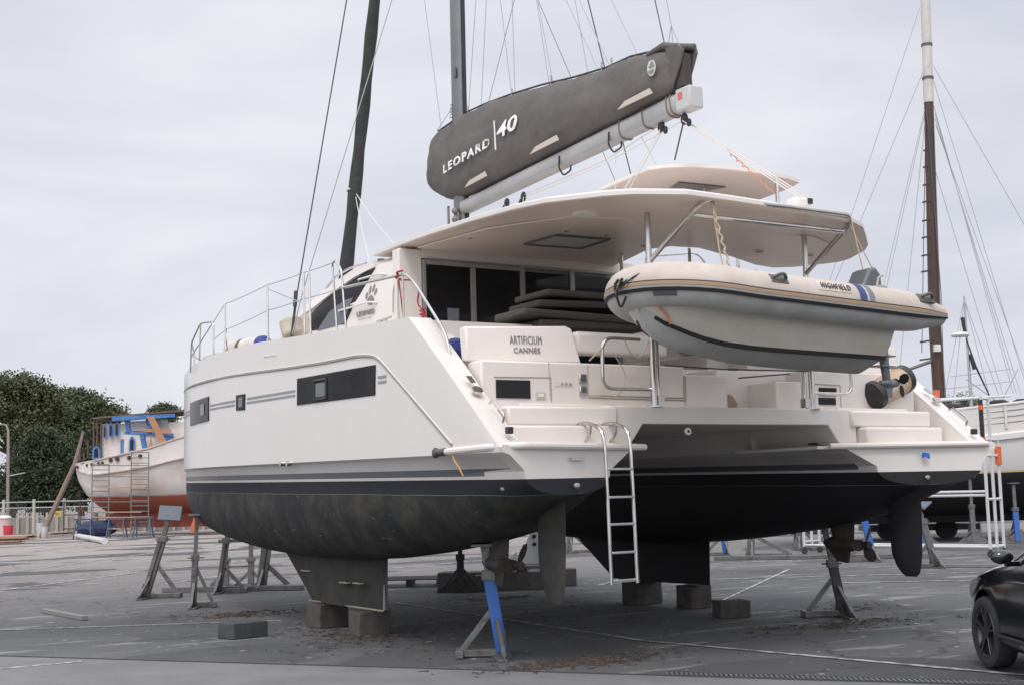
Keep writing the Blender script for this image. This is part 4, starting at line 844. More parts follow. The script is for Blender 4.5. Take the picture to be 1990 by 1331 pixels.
# lazy jacks, topping lift and halyards
def up_to(a, b, zt=12.):
    a = Vector((0, *a)); b = Vector((0, *b)); return [a, a+(b-a)*((zt-a.z)/(b.z-a.z))]
LJ = [((7.24, 7.18), (7.72, 9.4)), ((6.40, 7.2), (6.1, 8.85)), ((6.02, 7.2), (5.8, 8.75)), ((5.84, 7.17), (5.03, 8.48)), ((5.16, 7.12), (5.41, 8.61)), ((5.08, 7.12), (5.09, 8.48)), ((4.21, 7.03), (4.46, 8.29)), ((4.11, 7.02), (4.43, 8.28)), ((3.05, 6.86), (3.75, 8.05)), ((3.3, 6.9), (3.54, 7.97)), ((2.81, 6.85), (3.45, 7.95)), ((2.24, 6.83), (2.75, 7.71)), ((1.59, 7.0), (1.66, 7.34))]
bm = NB()
for a, b in LJ: tube(bm, up_to(a, b, 13 if abs(b[0]-a[0]) < .3 else 11), .0055, 5)
for p in ((1.68, 6.72), (1.56, 6.65), (1.42, 6.64)): tube(bm, [(0, 1.59, 7.0), (0, *p)], .005, 5)
tube(bm, [(-.08, 7.24, 7.15), (0, 6.9, 7.42)], .005, 5)
for y, z in ((4.16, 7.02), (3.0, 6.86), (2.79, 6.85), (5.16, 7.12), (6.4, 7.2)): cyl(bm, (0, y, z), (0, y, z+.12), .014, 6)
obj('lazy_jacks', bm, ROPEG, cat)
bm = NB(); tube(bm, up_to((1.7, 6.71), (1.88, 7.41), 14), .007, 6); tube(bm, [(0, 1.7, 6.71), (0, 1.42, 5.9)], .007, 6); tube(bm, [(0, 1.42, 5.85), (.1, 1.75, 5.45)], .009, 6); obj('topping_lift', bm, ROPED, cat)
bm = NB()
for dx in (-.03, .0, .03): tube(bm, [(dx, 1.42, 5.82), (.6+dx*3, .15, 4.7)], .007, 6)
for dx in (-.02, .02): tube(bm, [(dx, 1.85, 5.82), (-.5+dx*2, 2.35, 4.72)], .007, 6)
for dx in (-.02, .02): tube(bm, [(dx, 5.37, 5.62), (-.3+dx, 5.7, 4.72)], .008, 6)
tube(bm, [(-.05, 4.93, 5.65), (-.3, 5.4, 4.75)], .006, 6); tube(bm, [(-.02, 4.9, 5.65), (-.1, 4.85, 4.75)], .006, 6)
tube(bm, [(0, 4.9, 5.68), (0, 3.0, 5.72), (0, 1.85, 5.88)], .007, 6); tube(bm, [(0, 4.9, 5.64), (0, 3.0, 5.68), (0, 1.5, 5.82)], .006, 6)
tube(bm, [(0, 2.76, 5.82), (-.05, 2.73, 5.3), (-.15, 2.9, 4.75)], .006, 6); tube(bm, [(0, 2.25, 5.85), (.15, 2.1, 5.4)], .005, 6)
obj('mainsheet', bm, ROPEW, cat)
bm = NB(); tube(bm, [(.22+.02*math.sin(a*2.), .95-.03*a, 5.38-.027*a+.02*math.cos(a*2.)) for a in range(24)], .007, 5); obj('orange_lashing', bm, mat('orange_cord', (.55, .22, .1), .8), cat)
for p, q in (((-1.98, 5.3, 4.62), .05), ((-1.9, 4.4, 4.72), .05), ((-1.8, 4.1, 4.73), .05)):
    bm = NB(); cyl(bm, (p[0], p[1], p[2]), (p[0], p[1], p[2]+.1), q, 12); obj('deck_organiser', bm, DGREY, cat)
# ================================================================ DINGHY on the davits
TB = mat('hypalon_beige', (.52, .455, .405), .6, col2=(.43, .37, .32), scale=3.5, bump=.0015, bscale=6); TG = mat('hypalon_grey', (.47, .47, .45), .55, col2=(.38, .38, .36), scale=3.5, bump=.0015, bscale=6)
dg = thing('dinghy', 'grey and beige inflatable dinghy hanging on the stern davits of the catamaran', 'dinghy', (-.52, -.50, 3.375))
dg.rotation_euler = (R_(0), R_(2.2), R_(0))
# local axes: x aft (to starboard), y up-page across, z up; near tube is y<0
RT = .200; HBW = .60
def spine(n=60):
    P = []
    for i in range(n+1):
        t = i/n
        if t < .36: x = 1.49-(1.49+.95)*t/.36; P.append((x, -HBW, .0))
        elif t <= .64:
            a = (t-.36)/.28*math.pi; cx = -.95; P.append((cx-.71*math.sin(a)**.86, -HBW*math.cos(a), .055*math.sin(a)))
        else: x = -.95+(1.49+.95)*(t-.64)/.36; P.append((x, HBW, .0))
    return P
SP = spine(); RR = [RT*(.50 if i == 0 else .76 if i == 1 else .90 if i == 2 else .97 if i == 3 else 1) for i in range(31)]; RR = RR+RR[:-1][::-1]
SP[0] = (1.62, -HBW, .0); SP[-1] = (1.62, HBW, .0)
def dtube(a0, a1, rk=1., n=12, push=0., close=False):
    """strip of the tube surface between section angles a0..a1 (0 = outboard, 90 = up)"""
    rings = []
    for i, p in enumerate(SP):
        p = Vector(p); d = (Vector(SP[min(i+1, len(SP)-1)])-Vector(SP[max(i-1, 0)])).normalized(); outw = d.cross(Vector((0, 0, 1))).normalized()*-1; upv = outw.cross(d).normalized()
        if upv.z < 0: upv = -upv
        if outw.dot(p-Vector((.6, 0, 0))) < 0: outw = -outw
        rings.append([p+(outw*math.cos(R_(a0+(a1-a0)*k/n))+upv*math.sin(R_(a0+(a1-a0)*k/n)))*(RR[i]*rk+push) for k in range(n+(0 if close else 1))])
    return rings
bm = NB(); loft(bm, dtube(0, 360, 1, 28, 0, True)); gt_ = obj('tube', bm, TG, dg, 60)
bm = NB(); r_ = [a+b[::-1] for a, b in zip(dtube(-14, 118, 1, 12, .003), dtube(-14, 118, 1, 12, -.01))]; loft(bm, r_); obj('tube_top', bm, TB, dg, 60)
for a, b, pu, m, nm in ((-24, -15, .016, ANTIB, 'rubbing_strake'), (-15, -10, .014, mat('strake_grey', (.33, .32, .3), .6), 'strake_line'), (-9, 0, .010, mat('strake_tan', (.36, .25, .16), .7), 'strake_line'), (0, 3, .008, BLACKP, 'strake_line')):
    bm = NB(); r_ = [p+q[::-1] for p, q in zip(dtube(a, b, 1, 3, pu), dtube(a, b, 1, 3, -.01))]; loft(bm, r_); obj(nm, bm, m, gt_, 60)
def tube_pt(i, ang, push=0):
    i0 = int(i); p = Vector(SP[i0]).lerp(Vector(SP[min(i0+1, len(SP)-1)]), i-i0); d = (Vector(SP[i0+1])-Vector(SP[i0])).normalized(); o = d.cross(Vector((0, 0, 1))).normalized()
    if o.dot(p-Vector((.6, 0, 0))) < 0: o = -o
    u_ = Vector((0, 0, 1)); n_ = o*math.cos(R_(ang))+u_*math.sin(R_(ang)); return p+n_*(RT+push), n_, d
def tube_patch(i0, i1, a0, a1, push=.008):
    bm = NB(); rings = []
    n = 6
    for k in range(n+1):
        i = i0+(i1-i0)*k/n; rings.append([tube_pt(i, a0+(a1-a0)*j/5, push)[0] for j in range(6)]+[tube_pt(i, a1+(a0-a1)*j/5, -.02)[0] for j in range(6)])
    return loft(bm, rings)
for i0 in (1.3, 18.2):
    f = obj('handle_patch', tube_patch(i0-.1, i0+1.6+.1, 22, 52), mat('handle_grey', (.10, .09, .08), .6), dg, 40, .004)
    bm = NB(); P = [tube_pt(i0+.15+1.3*k/6, 36, .02+.05*math.sin(k/6*math.pi))[0] for k in range(7)]; tube(bm, P, .016, 8); obj('handle', bm, DGREY, f)
f = obj('name_patch', tube_patch(11.3, 14.9, 18, 48), mat('patch_beige', (.60, .52, .45), .6), dg, 40)
# dinghy name along the patch
a_, n_, d_ = tube_pt(14.6, 24, .014)
b_, _, _ = tube_pt(11.3, 24, .014)
writing('maker_lettering', 'HIGHFIELD', .115, DGREY, dg, a_-Vector((0, .006, .0)), (b_-a_), Vector((0, math.sin(R_(30)), math.cos(R_(30)))), sp=1.3, ext=.005, bold=-.001, width=.37, height=.062)
obj('blue_stripe', tube_patch(10.3, 9.5, -2, 92), mat('navy_stripe', (.03, .05, .16), .6), dg, 40); obj('grey_band', tube_patch(9.2, 8.6, -2, 92), mat('band_grey', (.16, .17, .18), .6), dg, 40)
bm = NB(); box(bm, -.05, .07, -.045, .045, 0, .02); tube(bm, [(-.02, 0, .02), (0, 0, .1), (.06, 0, .13)], .012, 6)
q = obj('tube_cleat', bm, mat('cleat_grey', (.35, .34, .33), .5), dg); q.location = (.78, -HBW, RT)
bm = NB(); P = tube_pt(28.6, -12, .015)
obj('bow_chafe_patch', tube_patch(26.0, 27.6, -38, -12, .01), DGREY, dg, 40)
# rigid hull
def dkeel(x):
    return lerp_tab([(-1.70, -.12), (-1.66, -.22), (-1.6, -.31), (-1.5, -.40), (-1.26, -.49), (-.65, -.56), (0, -.575), (1.08, -.56)], x)
def dhalf(x): return lerp_tab([(-1.70, .04), (-1.62, .11), (-1.5, .19), (-1.25, .26), (-.9, .32), (-.4, .36), (1.08, .37)], x)
def dchz(x): return lerp_tab([(-1.70, -.10), (-1.62, -.19), (-1.5, -.28), (-1.25, -.37), (-.98, -.44), (-.5, -.465), (1.08, -.44)], x)
XS = [-1.70, -1.67, -1.64, -1.58, -1.5, -1.38, -1.25, -1.1, -.9, -.6, -.2, .2, .7, 1.08]
bm = NB(); rings = []
for x in XS:
    k, h, c = dkeel(x), dhalf(x), dchz(x)
    w_ = lerp_tab([(-1.70, .12), (-1.55, .34), (-1.25, .47), (-.9, .52), (1.08, .53)], x); rings.append([(x, -w_, .0), (x, -w_, -.13), (x, -(w_*.4+h*.6)-.012, c*.6-.06), (x, -(w_*.4+h*.6), c*.6-.075), (x, -h, c), (x, h, c), (x, w_*.4+h*.6, c*.6-.075), (x, w_*.4+h*.6+.012, c*.6-.06), (x, w_, -.13), (x, w_, .0)])
loft(bm, rings); obj('rigid_hull', bm, mat('dinghy_gelcoat', (.64, .59, .52), .4, col2=(.55, .50, .43), scale=1.5), dg, 25)
bm = NB(); rings = []
for x in XS:
    k, h, c = dkeel(x), dhalf(x), dchz(x); rings.append([(x, -h*.97, c+.01), (x, -h*.97, c-.004), (x, -h*.5, c+(k-c)*.55), (x, -.03, k), (x, .03, k), (x, h*.5, c+(k-c)*.55), (x, h*.97, c-.004), (x, h*.97, c+.01)])
loft(bm, rings); obj('hull_bottom', bm, TG, dg, 40)
for s_ in (-1, 1):
    bm = NB(); r_ = [[(x, s_*(dhalf(x)-.02), dchz(x)+.02), (x, s_*(dhalf(x)+.016), dchz(x)+.02), (x, s_*(dhalf(x)+.014), dchz(x)-.02), (x, s_*(dhalf(x)-.02), dchz(x)-.02)] for x in XS[3:]]; loft(bm, r_); obj('chine_guard', bm, ANTIB, dg, 30)
bm = NB(); box(bm, 1.08, 1.13, -.40, .40, -.30, .26); obj('transom', bm, mat('dinghy_white', (.6, .57, .52), .4), dg, 30, .01)
bm = NB(); box(bm, -.9, 1.07, -.42, .42, -.12, -.09); box(bm, .35, .75, -.4, .4, -.09, .22); obj('floor_and_seat', bm, mat('dinghy_white', (.6, .57, .52), .4), dg, 30, .02)
bm = NB(); plate(bm, [(.72, -.25, .18), (1.0, -.25, .18), (1.0, -.25, .24), (.86, -.25, .26)], .3, (0, 1, 0)); obj('seat_backrest', bm, mat('grey_vinyl', (.13, .135, .14), .6), dg, 30, .02)
bm = NB(); tube(bm, [(-1.90, -.02+.06*math.sin(a), .05+.05*math.cos(a*1.3)) for a in range(7)], .014, 6); tube(bm, arc_pts([(-1.80, -.12, .14), (-1.93, 0, .0), (-1.86, .0, -.17), (-1.86, -.08, -.06)], .08), .012, 6); tube(bm, arc_pts([(-1.72, -.30, .17), (-1.84, -.18, .12), (-1.92, -.05, 0)], .1), .008, 6); obj('painter', bm, BLACKP, dg)
bm = NB(); tube(bm, arc_pts([(-1.62, -.25, -.16), (-1.55, -.27, -.22), (-1.5, -.26, -.3)], .05), .012, 6); obj('bow_lashing', bm, MATS['orange_cord'], dg)
# outboard hanging below the transom
ob_ = NB(); plate(ob_, [(1.0, -.13, .20), (1.36, -.13, .14), (1.33, -.13, .46), (1.25, -.13, .54), (1.16, -.13, .50)], .26, (0, 1, 0)); obd = obj('outboard', ob_, mat('cowling_grey', (.10, .105, .11), .35), dg, 30, .03, seg=3)
LEG = mat('outboard_leg', (.25, .27, .30), .35, .3, col2=(.13, .14, .15), scale=9)
bm = NB(); tube(bm, [(1.42, 0, .15), (1.46, 0, -.2), (1.50, 0, -.5), (1.52, 0, -.62)], [.07, .06, .045, .04], 12); tube(bm, [(1.42, 0, -.63), (1.50, 0, -.63), (1.60, 0, -.63), (1.66, 0, -.63)], [.02, .045, .045, .03], 12); plate(bm, [(1.47, -.008, -.64), (1.60, -.008, -.64), (1.58, -.008, -.78), (1.53, -.008, -.78)], .016, (0, 1, 0)); plate(bm, [(1.36, -.09, -.47), (1.68, -.07, -.47), (1.68, .07, -.47), (1.36, .09, -.47)], .012, (0, 0, 1)); plate(bm, [(1.38, -.08, -.36), (1.60, -.06, -.36), (1.60, .06, -.36), (1.38, .08, -.36)], .012, (0, 0, 1)); q = obj('drive_leg', bm, LEG, obd, 40); q.location = (-.02, 0, .0)
bm = NB()
for k in range(3):
    a = k*2.094+.3; c = Vector((0, math.cos(a), math.sin(a))); t_ = Vector((.5, -math.sin(a), math.cos(a)))
    plate(bm, [Vector((1.69, 0, -.63))+c*(.075+.065*math.cos(q*.785))+t_*(.045*math.sin(q*.785)) for q in range(8)], .01)
obj('propeller', bm, BLACKP, obd, 0)
# falls of the davits
bm = NB()
for k in range(2): tube(bm, [(-.92+.03*k, -.08, 4.50), (-.95, -.2, 4.0), (-.98, -.35, 3.55)], .008, 6)
tube(bm, [(-.92+.018*math.sin(a*1.8), -.09-.010*a, 4.45-.030*a) for a in range(28)], .011, 6)
tag(obj('davit_fall', bm, ROPET), 'knotted tan rope tackle hanging from the davit frame to the dinghy bow', 'rope')
bm = NB(); tube(bm, [(1.0, -.08, 4.5), (.98, -.3, 3.6)], .007, 6); tube(bm, [(1.0, -.06, 4.42), (1.25, -.3, 3.62)], .006, 6)
tag(obj('davit_fall', bm, ROPET), 'tan rope tackle hanging from the right end of the davit frame to the dinghy', 'rope')
for o_ in (c1, c2, c3): wrap_to_cover(o_, .012)
# ================================================================ YARD GEAR
STEEL = mat('galvanised_steel', (.165, .17, .17), .55, .5, col2=(.10, .078, .062), scale=7, bump=.001, bscale=30, lo=.45, hi=.72)
STEELD = mat('dark_steel', (.06, .06, .062), .6, .4, col2=(.09, .085, .08), scale=6)
BLUEP = mat('blue_paint', (.025, .11, .42), .5, col2=(.04, .13, .38), scale=5); PALEB = mat('pale_blue_pad', (.085, .11, .145), .6, col2=(.11, .13, .16), scale=6)
def beam(bm, a, b, w, h=None):
    """square bar from a to b"""
    a = Vector(a); b = Vector(b); h = h or w; d = (b-a).normalized(); s = d.cross(Vector((0, 0, 1)))
    if s.length < .05: s = Vector((1, 0, 0))
    s.normalize(); u_ = s.cross(d).normalized(); R = [[p+s*x*w/2+u_*y*h/2 for x, y in ((-1, -1), (1, -1), (1, 1), (-1, 1))] for p in (a, b)]
    return loft(bm, R)
def jack(x, y, az, lean, H, lab, body=STEEL, head='pad', w=.11, foot=.46, inner=.55, steel=STEEL, teeth=True, bx=.62, headyaw=0.):
    """screw jack stand: post leaning along its local +x, brace behind, two splayed feet"""
    t = thing('jack_stand', lab, 'jack stand', (x, y, 0), az, 'jack stands in the boatyard')
    top = Vector((lean, 0, H)); d = top.normalized(); Lm = H*inner
    bm = NB(); beam(bm, d*.05, d*Lm, w, w); post = obj('post', bm, body, t, 30, .008)
    if teeth:
        bm = NB(); n_ = int(Lm/.085)
        for k in range(2, n_): c = d*(k*.085); box(bm, c.x-.02, c.x+.02, -w/2-.022, -w/2, c.z-.015, c.z+.02)
        beam(bm, d*.1+Vector((0, -w/2-.006, 0)), d*Lm+Vector((0, -w/2-.006, 0)), .06, .012); obj('ratchet_strip', bm, steel, post, 0)
    bm = NB(); beam(bm, d*(Lm*.85), top, w*.62); obj('inner_tube', bm, steel, t, 30, .005)
    c = d*(Lm+.03); bm = NB(); box(bm, c.x-w*.62, c.x+w*.62, -w*.62, w*.62, c.z-.05, c.z+.05); tube(bm, [(c.x-.12, 0, c.z), (c.x+.14, 0, c.z)], .012, 6); obj('locking_collar', bm, steel, t, 0, .006)
    bm = NB(); beam(bm, (bx, 0, .07), d*(H*.42)+Vector((w*.3, 0, 0)), w*.5); obj('brace', bm, steel, t, 30, .004)
    bm = NB(); beam(bm, (-.05, 0, .045), (bx+.06, 0, .045), w*.75, .07); box(bm, bx-.02, bx+.06, -.16, .16, .008, .085); obj('base_beam', bm, steel, t, 30, .005)
    for s in (-1, 1):
        bm = NB(); plate(bm, [(-.03, s*.02, .01), (-.03, s*foot, .01), (-.03, s*foot, .05), (-.03, s*.05, .26)], .02, (1, 0, 0)); plate(bm, [(-.09, s*.02, .006), (-.05, s*foot, .006), (.05, s*foot, .006), (.12, s*.02, .006)], .02, (0, 0, 1))
        beam(bm, (-.02, s*foot*.86, .04), d*.38+Vector((0, s*w*.4, 0)), .04); obj('foot', bm, steel, t, 0)
    if head == 'pad':
        bm = NB(); box(bm, top.x-.13, top.x+.13, -.13, .13, top.z, top.z+.03); cyl(bm, top-d*.12, top, .03, 10); obj('head_plate', bm, steel, t, 0, .004)
    elif head == 'vee':
        bm = NB(); c, s_ = math.cos(headyaw), math.sin(headyaw)
        for k in (-1, 1):
            q = [(0, -.12, 0), (k*.24, -.12, .13), (k*.24, .12, .13), (0, .12, 0)]; plate(bm, [(top.x+a*c-b*s_, a*s_+b*c, top.z+e_) for a, b, e_ in q], .035, (0, 0, 1))
        obj('cradle_head', bm, PALEB, t, 0, .004)
    elif head == 'board':
        bm = NB(); c, s_ = math.cos(headyaw), math.sin(headyaw); q = [(-.2, -.03, -.07), (.2, -.03, -.10), (.2, .10, .14), (-.2, .10, .17)]; plate(bm, [(top.x+a*c-b*s_, a*s_+b*c, top.z+e_) for a, b, e_ in q], .05, (0, -1, 0)); obj('pad_board', bm, PALEB, t, 0, .006)
    return t
CAMAZ = math.atan2(-.517, .8555)      # direction of 'to the right' seen from the photographer
jack(-2.34, 1.81, CAMAZ+math.pi, .17, 1.12, 'blue and grey jack stand nearest the viewer under the port stern', body=BLUEP, w=.12, inner=.72, bx=.42, head='pad')
jack(3.01, 2.34, CAMAZ+math.pi, .20, 1.17, 'dark grey jack stand under the starboard stern saildrive', steel=STEEL, body=STEELD, inner=.55, bx=.46, foot=.50)
jack(-2.86, 13.02, CAMAZ+.05, .42, 1.42, 'leftmost grey jack stand with pale blue pad board, leaning right', inner=.72, head='board', headyaw=-.1, bx=.56, w=.13)
jack(-2.83, 10.45, CAMAZ+.2, .06, 1.42, 'slim upright jack stand under the port bow holding the hull', inner=.52, bx=.3, w=.10, foot=.42)
jack(-1.5, 13.17, CAMAZ+.1, .17, 1.13, 'jack stand with a red band beside the trestle under the bow', inner=.8, bx=.45, w=.11)
jack(1.62, 9.86, CAMAZ+1.57, .02, .80, 'small black jack stand half hidden in front of the concrete beam', steel=STEELD, body=STEELD, w=.12, inner=.7, bx=.4, foot=.40, teeth=False)
jack(11.07, 7.9, CAMAZ+math.pi, .26, 1.12, 'grey jack stand with vee cradle head between rudder and car', head='vee', bx=.5, headyaw=.6, inner=.8, w=.12)
jack(12.0, 10.4, CAMAZ+math.pi, .20, 1.12, 'blue-faced jack stand just left of the starboard rudder', body=BLUEP, bx=.55, w=.13, inner=.9)
jack(11.9, 15.1, CAMAZ+math.pi, .10, 1.1, 'blue jack stand seen just right of the starboard keel', body=BLUEP, bx=.5, w=.14)
jack(11.7, 14.0, CAMAZ, .12, 1.2, 'thick grey jack stand with a long base beam right of the starboard keel', bx=.9, w=.16, inner=.9)
jack(18.2, 14.6, CAMAZ+1.5, .08, 1.35, 'blue jack stand under the schooner, just right of the starboard rudder', body=BLUEP, w=.13)
jack(18.8, 13.4, CAMAZ+1.5, .05, 1.75, 'tall pale grey jack stand under the middle of the schooner', w=.12, teeth=False)
jack(20.0, 13.0, CAMAZ+1.5, .05, 1.55, 'blue jack stand at the right edge under the schooner', body=BLUEP, w=.13)
jack(14.5, 15.4, CAMAZ, .22, 1.3, 'dark grey jack stand leaning right, left of the white scaffold legs', bx=.6)
jack(15.1, 14.6, CAMAZ+math.pi, .2, 1.3, 'dark grey jack stand leaning left behind the white scaffold legs', bx=.6)
jack(-.60, 13.45, CAMAZ+.1, .15, 1.06, 'wide grey jack stand close in front of the port keel', w=.18, inner=.9, bx=.5, foot=.5)
jack(10.3, 19.6, CAMAZ+.3, .1, 1.3, 'distant white and grey jack stand seen between rudder and ladder', w=.14, teeth=False)
# long ground beam joining the stands
t = tag(obj('ground_beam', beam(NB(), (10.35, 13.7, .05), (13.6, 10.3, .05), .1, .09), STEEL, None, 0, .006), 'long galvanised beam lying flat between the stands right of the starboard keel', 'beam')
t = tag(obj('ground_beam', beam(NB(), (-2.2, 14.2, .05), (-.1, 12.6, .05), .1, .09), STEEL, None, 0, .006), 'galvanised beam lying at the feet of the stands under the bow', 'beam')
# trestle under the bow
t = thing('trestle', 'low steel trestle with a flat top beam between jack stands under the bow', 'trestle', (-.62, 14.6, 0), CAMAZ)
bm = NB(); box(bm, -.37, .40, -.08, .08, .84, .90); obj('top_beam', bm, STEELD, t, 0, .006)
for x in (-.24, .24):
    bm = NB(); beam(bm, (x, 0, .05), (x, 0, .5), .11); beam(bm, (x, 0, .45), (x, 0, .84), .075); box(bm, x-.08, x+.08, -.08, .08, .47, .54); obj('leg', bm, STEEL, t, 0, .005)
    bm = NB(); beam(bm, (x-.28, 0, .04), (x, 0, .3), .05); beam(bm, (x+.28, 0, .04), (x, 0, .3), .05); box(bm, x-.3, x+.3, -.05, .05, 0, .05); box(bm, x-.05, x+.05, -.28, .28, 0, .05); obj('foot', bm, STEEL, t, 0)
bm = NB(); beam(bm, (-.24, 0, .38), (.24, 0, .38), .03); obj('cross_bar', bm, STEEL, t, 0)
# keel blocks
CB = mat('rough_timber_block', (.085, .075, .066), .95, col2=(.05, .045, .04), scale=6, bump=.004, bscale=20)
CD = mat('concrete_block_dark', (.065, .072, .072), .9, col2=(.04, .045, .046), scale=4, bump=.004, bscale=18)
def block(x, y, a, b, h, rz, m, lab, grp=None, z=0):
    bm = NB(); box(bm, -a/2, a/2, -b/2, b/2, 0, h)
    bmesh.ops.subdivide_edges(bm, edges=bm.edges, cuts=4, use_grid_fill=True)
    for v in bm.verts: v.co += Vector((noise.noise(v.co*5+Vector((x*9, y, 0))), noise.noise(v.co*5+Vector((0, x*7, 3))), noise.noise(v.co*6+Vector((y*5, 0, 7))) if v.co.z > .01 else 0))*.010
    o = tag(obj('support_block', bm, m, None, 30, .012), lab, 'block', grp); o.location = (x, y, z); o.rotation_euler = (0, 0, rz); return o
G = 'blocks supporting the keels'
block(-2.46, 6.05, .42, .36, .30, .12, CB, 'brown timber block under the front of the port keel', G)
block(-2.48, 4.72, .40, .36, .29, -.05, CB, 'brown timber block under the rear of the port keel', G)
block(2.38, 5.75, .48, .34, .315, .05, CB, 'dark block under the front of the starboard keel', G)
block(2.48, 4.68, .36, .34, .315, .0, CB, 'dark block under the rear of the starboard keel', G)
block(1.98, 3.30, .42, .30, .215, -.3, CB, 'loose dark block on the ground behind the starboard keel')
block(-3.75, 5.62, .50, .34, .19, .25, CD, 'loose grey-green block on the ground left of the port keel')
# beam on the ground at left
bm = NB(); beam(bm, (-4.88, 11.38, .035), (-4.71, 9.5, .035), .09, .06); tag(obj('timber_batten', bm, mat('pale_plank', (.19, .185, .175), .8), None, 0, .004), 'short pale batten lying alone on the asphalt at lower left', 'batten')
bm = NB(); beam(bm, (11.2, 8.05, .03), (11.9, 7.1, .03), .1, .05); tag(obj('timber_batten', bm, MATS['pale_plank'], None, 0, .004), 'small pale batten lying near the car bonnet beyond the last jack stand', 'batten')
# concrete beams with the white post machine
SLAB = mat('grey_concrete', (.15, .148, .14), .9, col2=(.10, .10, .095), scale=2.5, bump=.003, bscale=20)
def obox(a, b, w, z0, z1):
    a = Vector((*a, 0)); b = Vector((*b, 0)); d = (b-a).normalized(); p = Vector((-d.y, d.x, 0))*w; bm = NB()
    plate(bm, [a+Vector((0, 0, z0)), b+Vector((0, 0, z0)), b+p+Vector((0, 0, z0)), a+p+Vector((0, 0, z0))], z1-z0, (0, 0, 1)); return bm
t = tag(obj('concrete_beam', obox((1.46, 10.41), (2.95, 9.15), .5, 0, .31), SLAB, None, 0, .015), 'long grey concrete ballast beam lying between the keels', 'concrete beam')
t = tag(obj('concrete_beam', obox((3.05, 9.95), (3.75, 9.5), .5, 0, .30), SLAB, None, 0, .015), 'short grey concrete ballast beam right of the port rudder', 'concrete beam')
t = thing('service_post', 'white service pillar with sockets and a blue cylinder behind the saildrive', 'service post', (3.55, 10.4, 0), CAMAZ)
bm = NB(); box(bm, -.55, .35, -.4, .4, 0, .36); obj('base', bm, SLAB, t, 0, .02)
bm = NB(); plate(bm, [(-.42, 0, .362), (.05, 0, .362), (.0, 0, .95), (-.14, 0, .95)], .25, (0, 1, 0)); plate(bm, [(-.7, 0, .362), (-.4, 0, .362), (-.4, 0, .6)], .1, (0, 1, 0)); obj('pillar', bm, WPAINT, t, 0, .01)
bm = NB()
for z in (.72, .86): cyl(bm, (-.08, -.02, z), (-.08, .01, z), .035, 12)
obj('socket', bm, BLACKP, t)
bm = NB(); tube(bm, [(.14, -.05, .52), (.14, -.05, .56), (.14, -.05, .80), (.14, -.05, .84)], [.06, .085, .085, .05], 14); obj('cylinder', bm, BLUEP, t)
bm = NB(); tube(bm, [(.14, -.05, .362), (.14, -.05, .53)], .06, 12); tube(bm, arc_pts([(.14, -.05, .84), (.05, -.05, .95), (.1, 0, 1.15)], .05), .012, 6); tube(bm, arc_pts([(.2, -.05, .65), (.34, -.05, .62), (.36, -.05, .40)], .1), .014, 6); obj('hose', bm, BLACKP, t)
bm = NB()
for k in range(5): box(bm, -.6, .6, -.5+k*.22, -.38+k*.22, .13, .15)
for x in (-.55, 0, .55): box(bm, x-.05, x+.05, -.5, .5, .0, .13)
o = tag(obj('pallet', bm, mat('dark_pallet', (.05, .05, .055), .8), None, 0), 'dark pallet lying flat beside the port keel', 'pallet'); o.location = (1.75, 12.0, 0); o.rotation_euler = (0, 0, CAMAZ)
# white wheeled scaffold tower
WT = mat('white_tube', (.55, .55, .54), .45, col2=(.52, .52, .51), scale=6)
t = thing('scaffold_tower', 'white wheeled aluminium scaffold tower standing beyond the starboard stern', 'scaffold')
def sc(u, v): return Vector((14.45, 9.35, 0))+Vector((-.26, .97, 0))*u+Vector((.97, .26, 0))*v
bm = NB()
for v in (0, .35, .7):
    tube(bm, [sc(0, v)+Vector((0, 0, .18)), sc(0, v)+Vector((0, 0, 3.5 if v < .5 else 2.6))], .035, 8)
for z in (.22, 1.25, 2.2, 2.55, 3.45): tube(bm, [sc(0, 0)+Vector((0, 0, z)), sc(0, .7 if z < 2.7 else .35)+Vector((0, 0, z))], .03, 8)
obj('end_frame', bm, WT, t)
bm = NB()
for v in (0, .35, .7): tube(bm, [sc(4.6, v)+Vector((0, 0, .18)), sc(4.6, v)+Vector((0, 0, 3.4))], .035, 8)
for z in (.3, .9, 1.25, 2.0, 2.8): tube(bm, [sc(4.6, 0)+Vector((0, 0, z)), sc(4.6, .7)+Vector((0, 0, z))], .025, 8)
obj('end_frame', bm, WT, t)
bm = NB()
for z, v in ((.22, 0), (1.42, 0), (1.34, 0), (.22, .7), (3.46, 0)): tube(bm, [sc(0, v)+Vector((0, 0, z)), sc(4.6 if z < 3 else 1.3, v)+Vector((0, 0, z))], .03 if z < 3 else .035, 8)
obj('side_rail', bm, WT, t)
for u_, v in ((0, 0), (0, .7), (4.6, 0), (4.6, .7)):
    bm = NB(); c = sc(u_, v)+Vector((0, 0, .075)); cyl(bm, c-Vector((.4, .3, 0)).normalized()*.02, c+Vector((.4, .3, 0)).normalized()*.02, .075, 14); tube(bm, [c+Vector((0, 0, .02)), c+Vector((0, 0, .14))], .025, 6); obj('castor', bm, RUBBER, t)
bm = NB(); tube(bm, [sc(0, -.03)+Vector((0, 0, 2.35)), sc(0, -.03)+Vector((0, 0, 3.42))], .05, 10); obj('padded_sleeve', bm, BLACKP, t)
OR = mat('orange_plastic', (.62, .12, .05), .5)
for v, z0, z1, rr_ in ((-.03, 3.2, 3.3, .055), (-.03, 2.55, 2.6, .057), (.7, 2.0, 2.4, .075)):
    bm = NB(); tube(bm, [sc(0, v)+Vector((0, 0, z0)), sc(0, v)+Vector((0, 0, z1))], rr_, 10); obj('orange_sleeve', bm, OR, t)
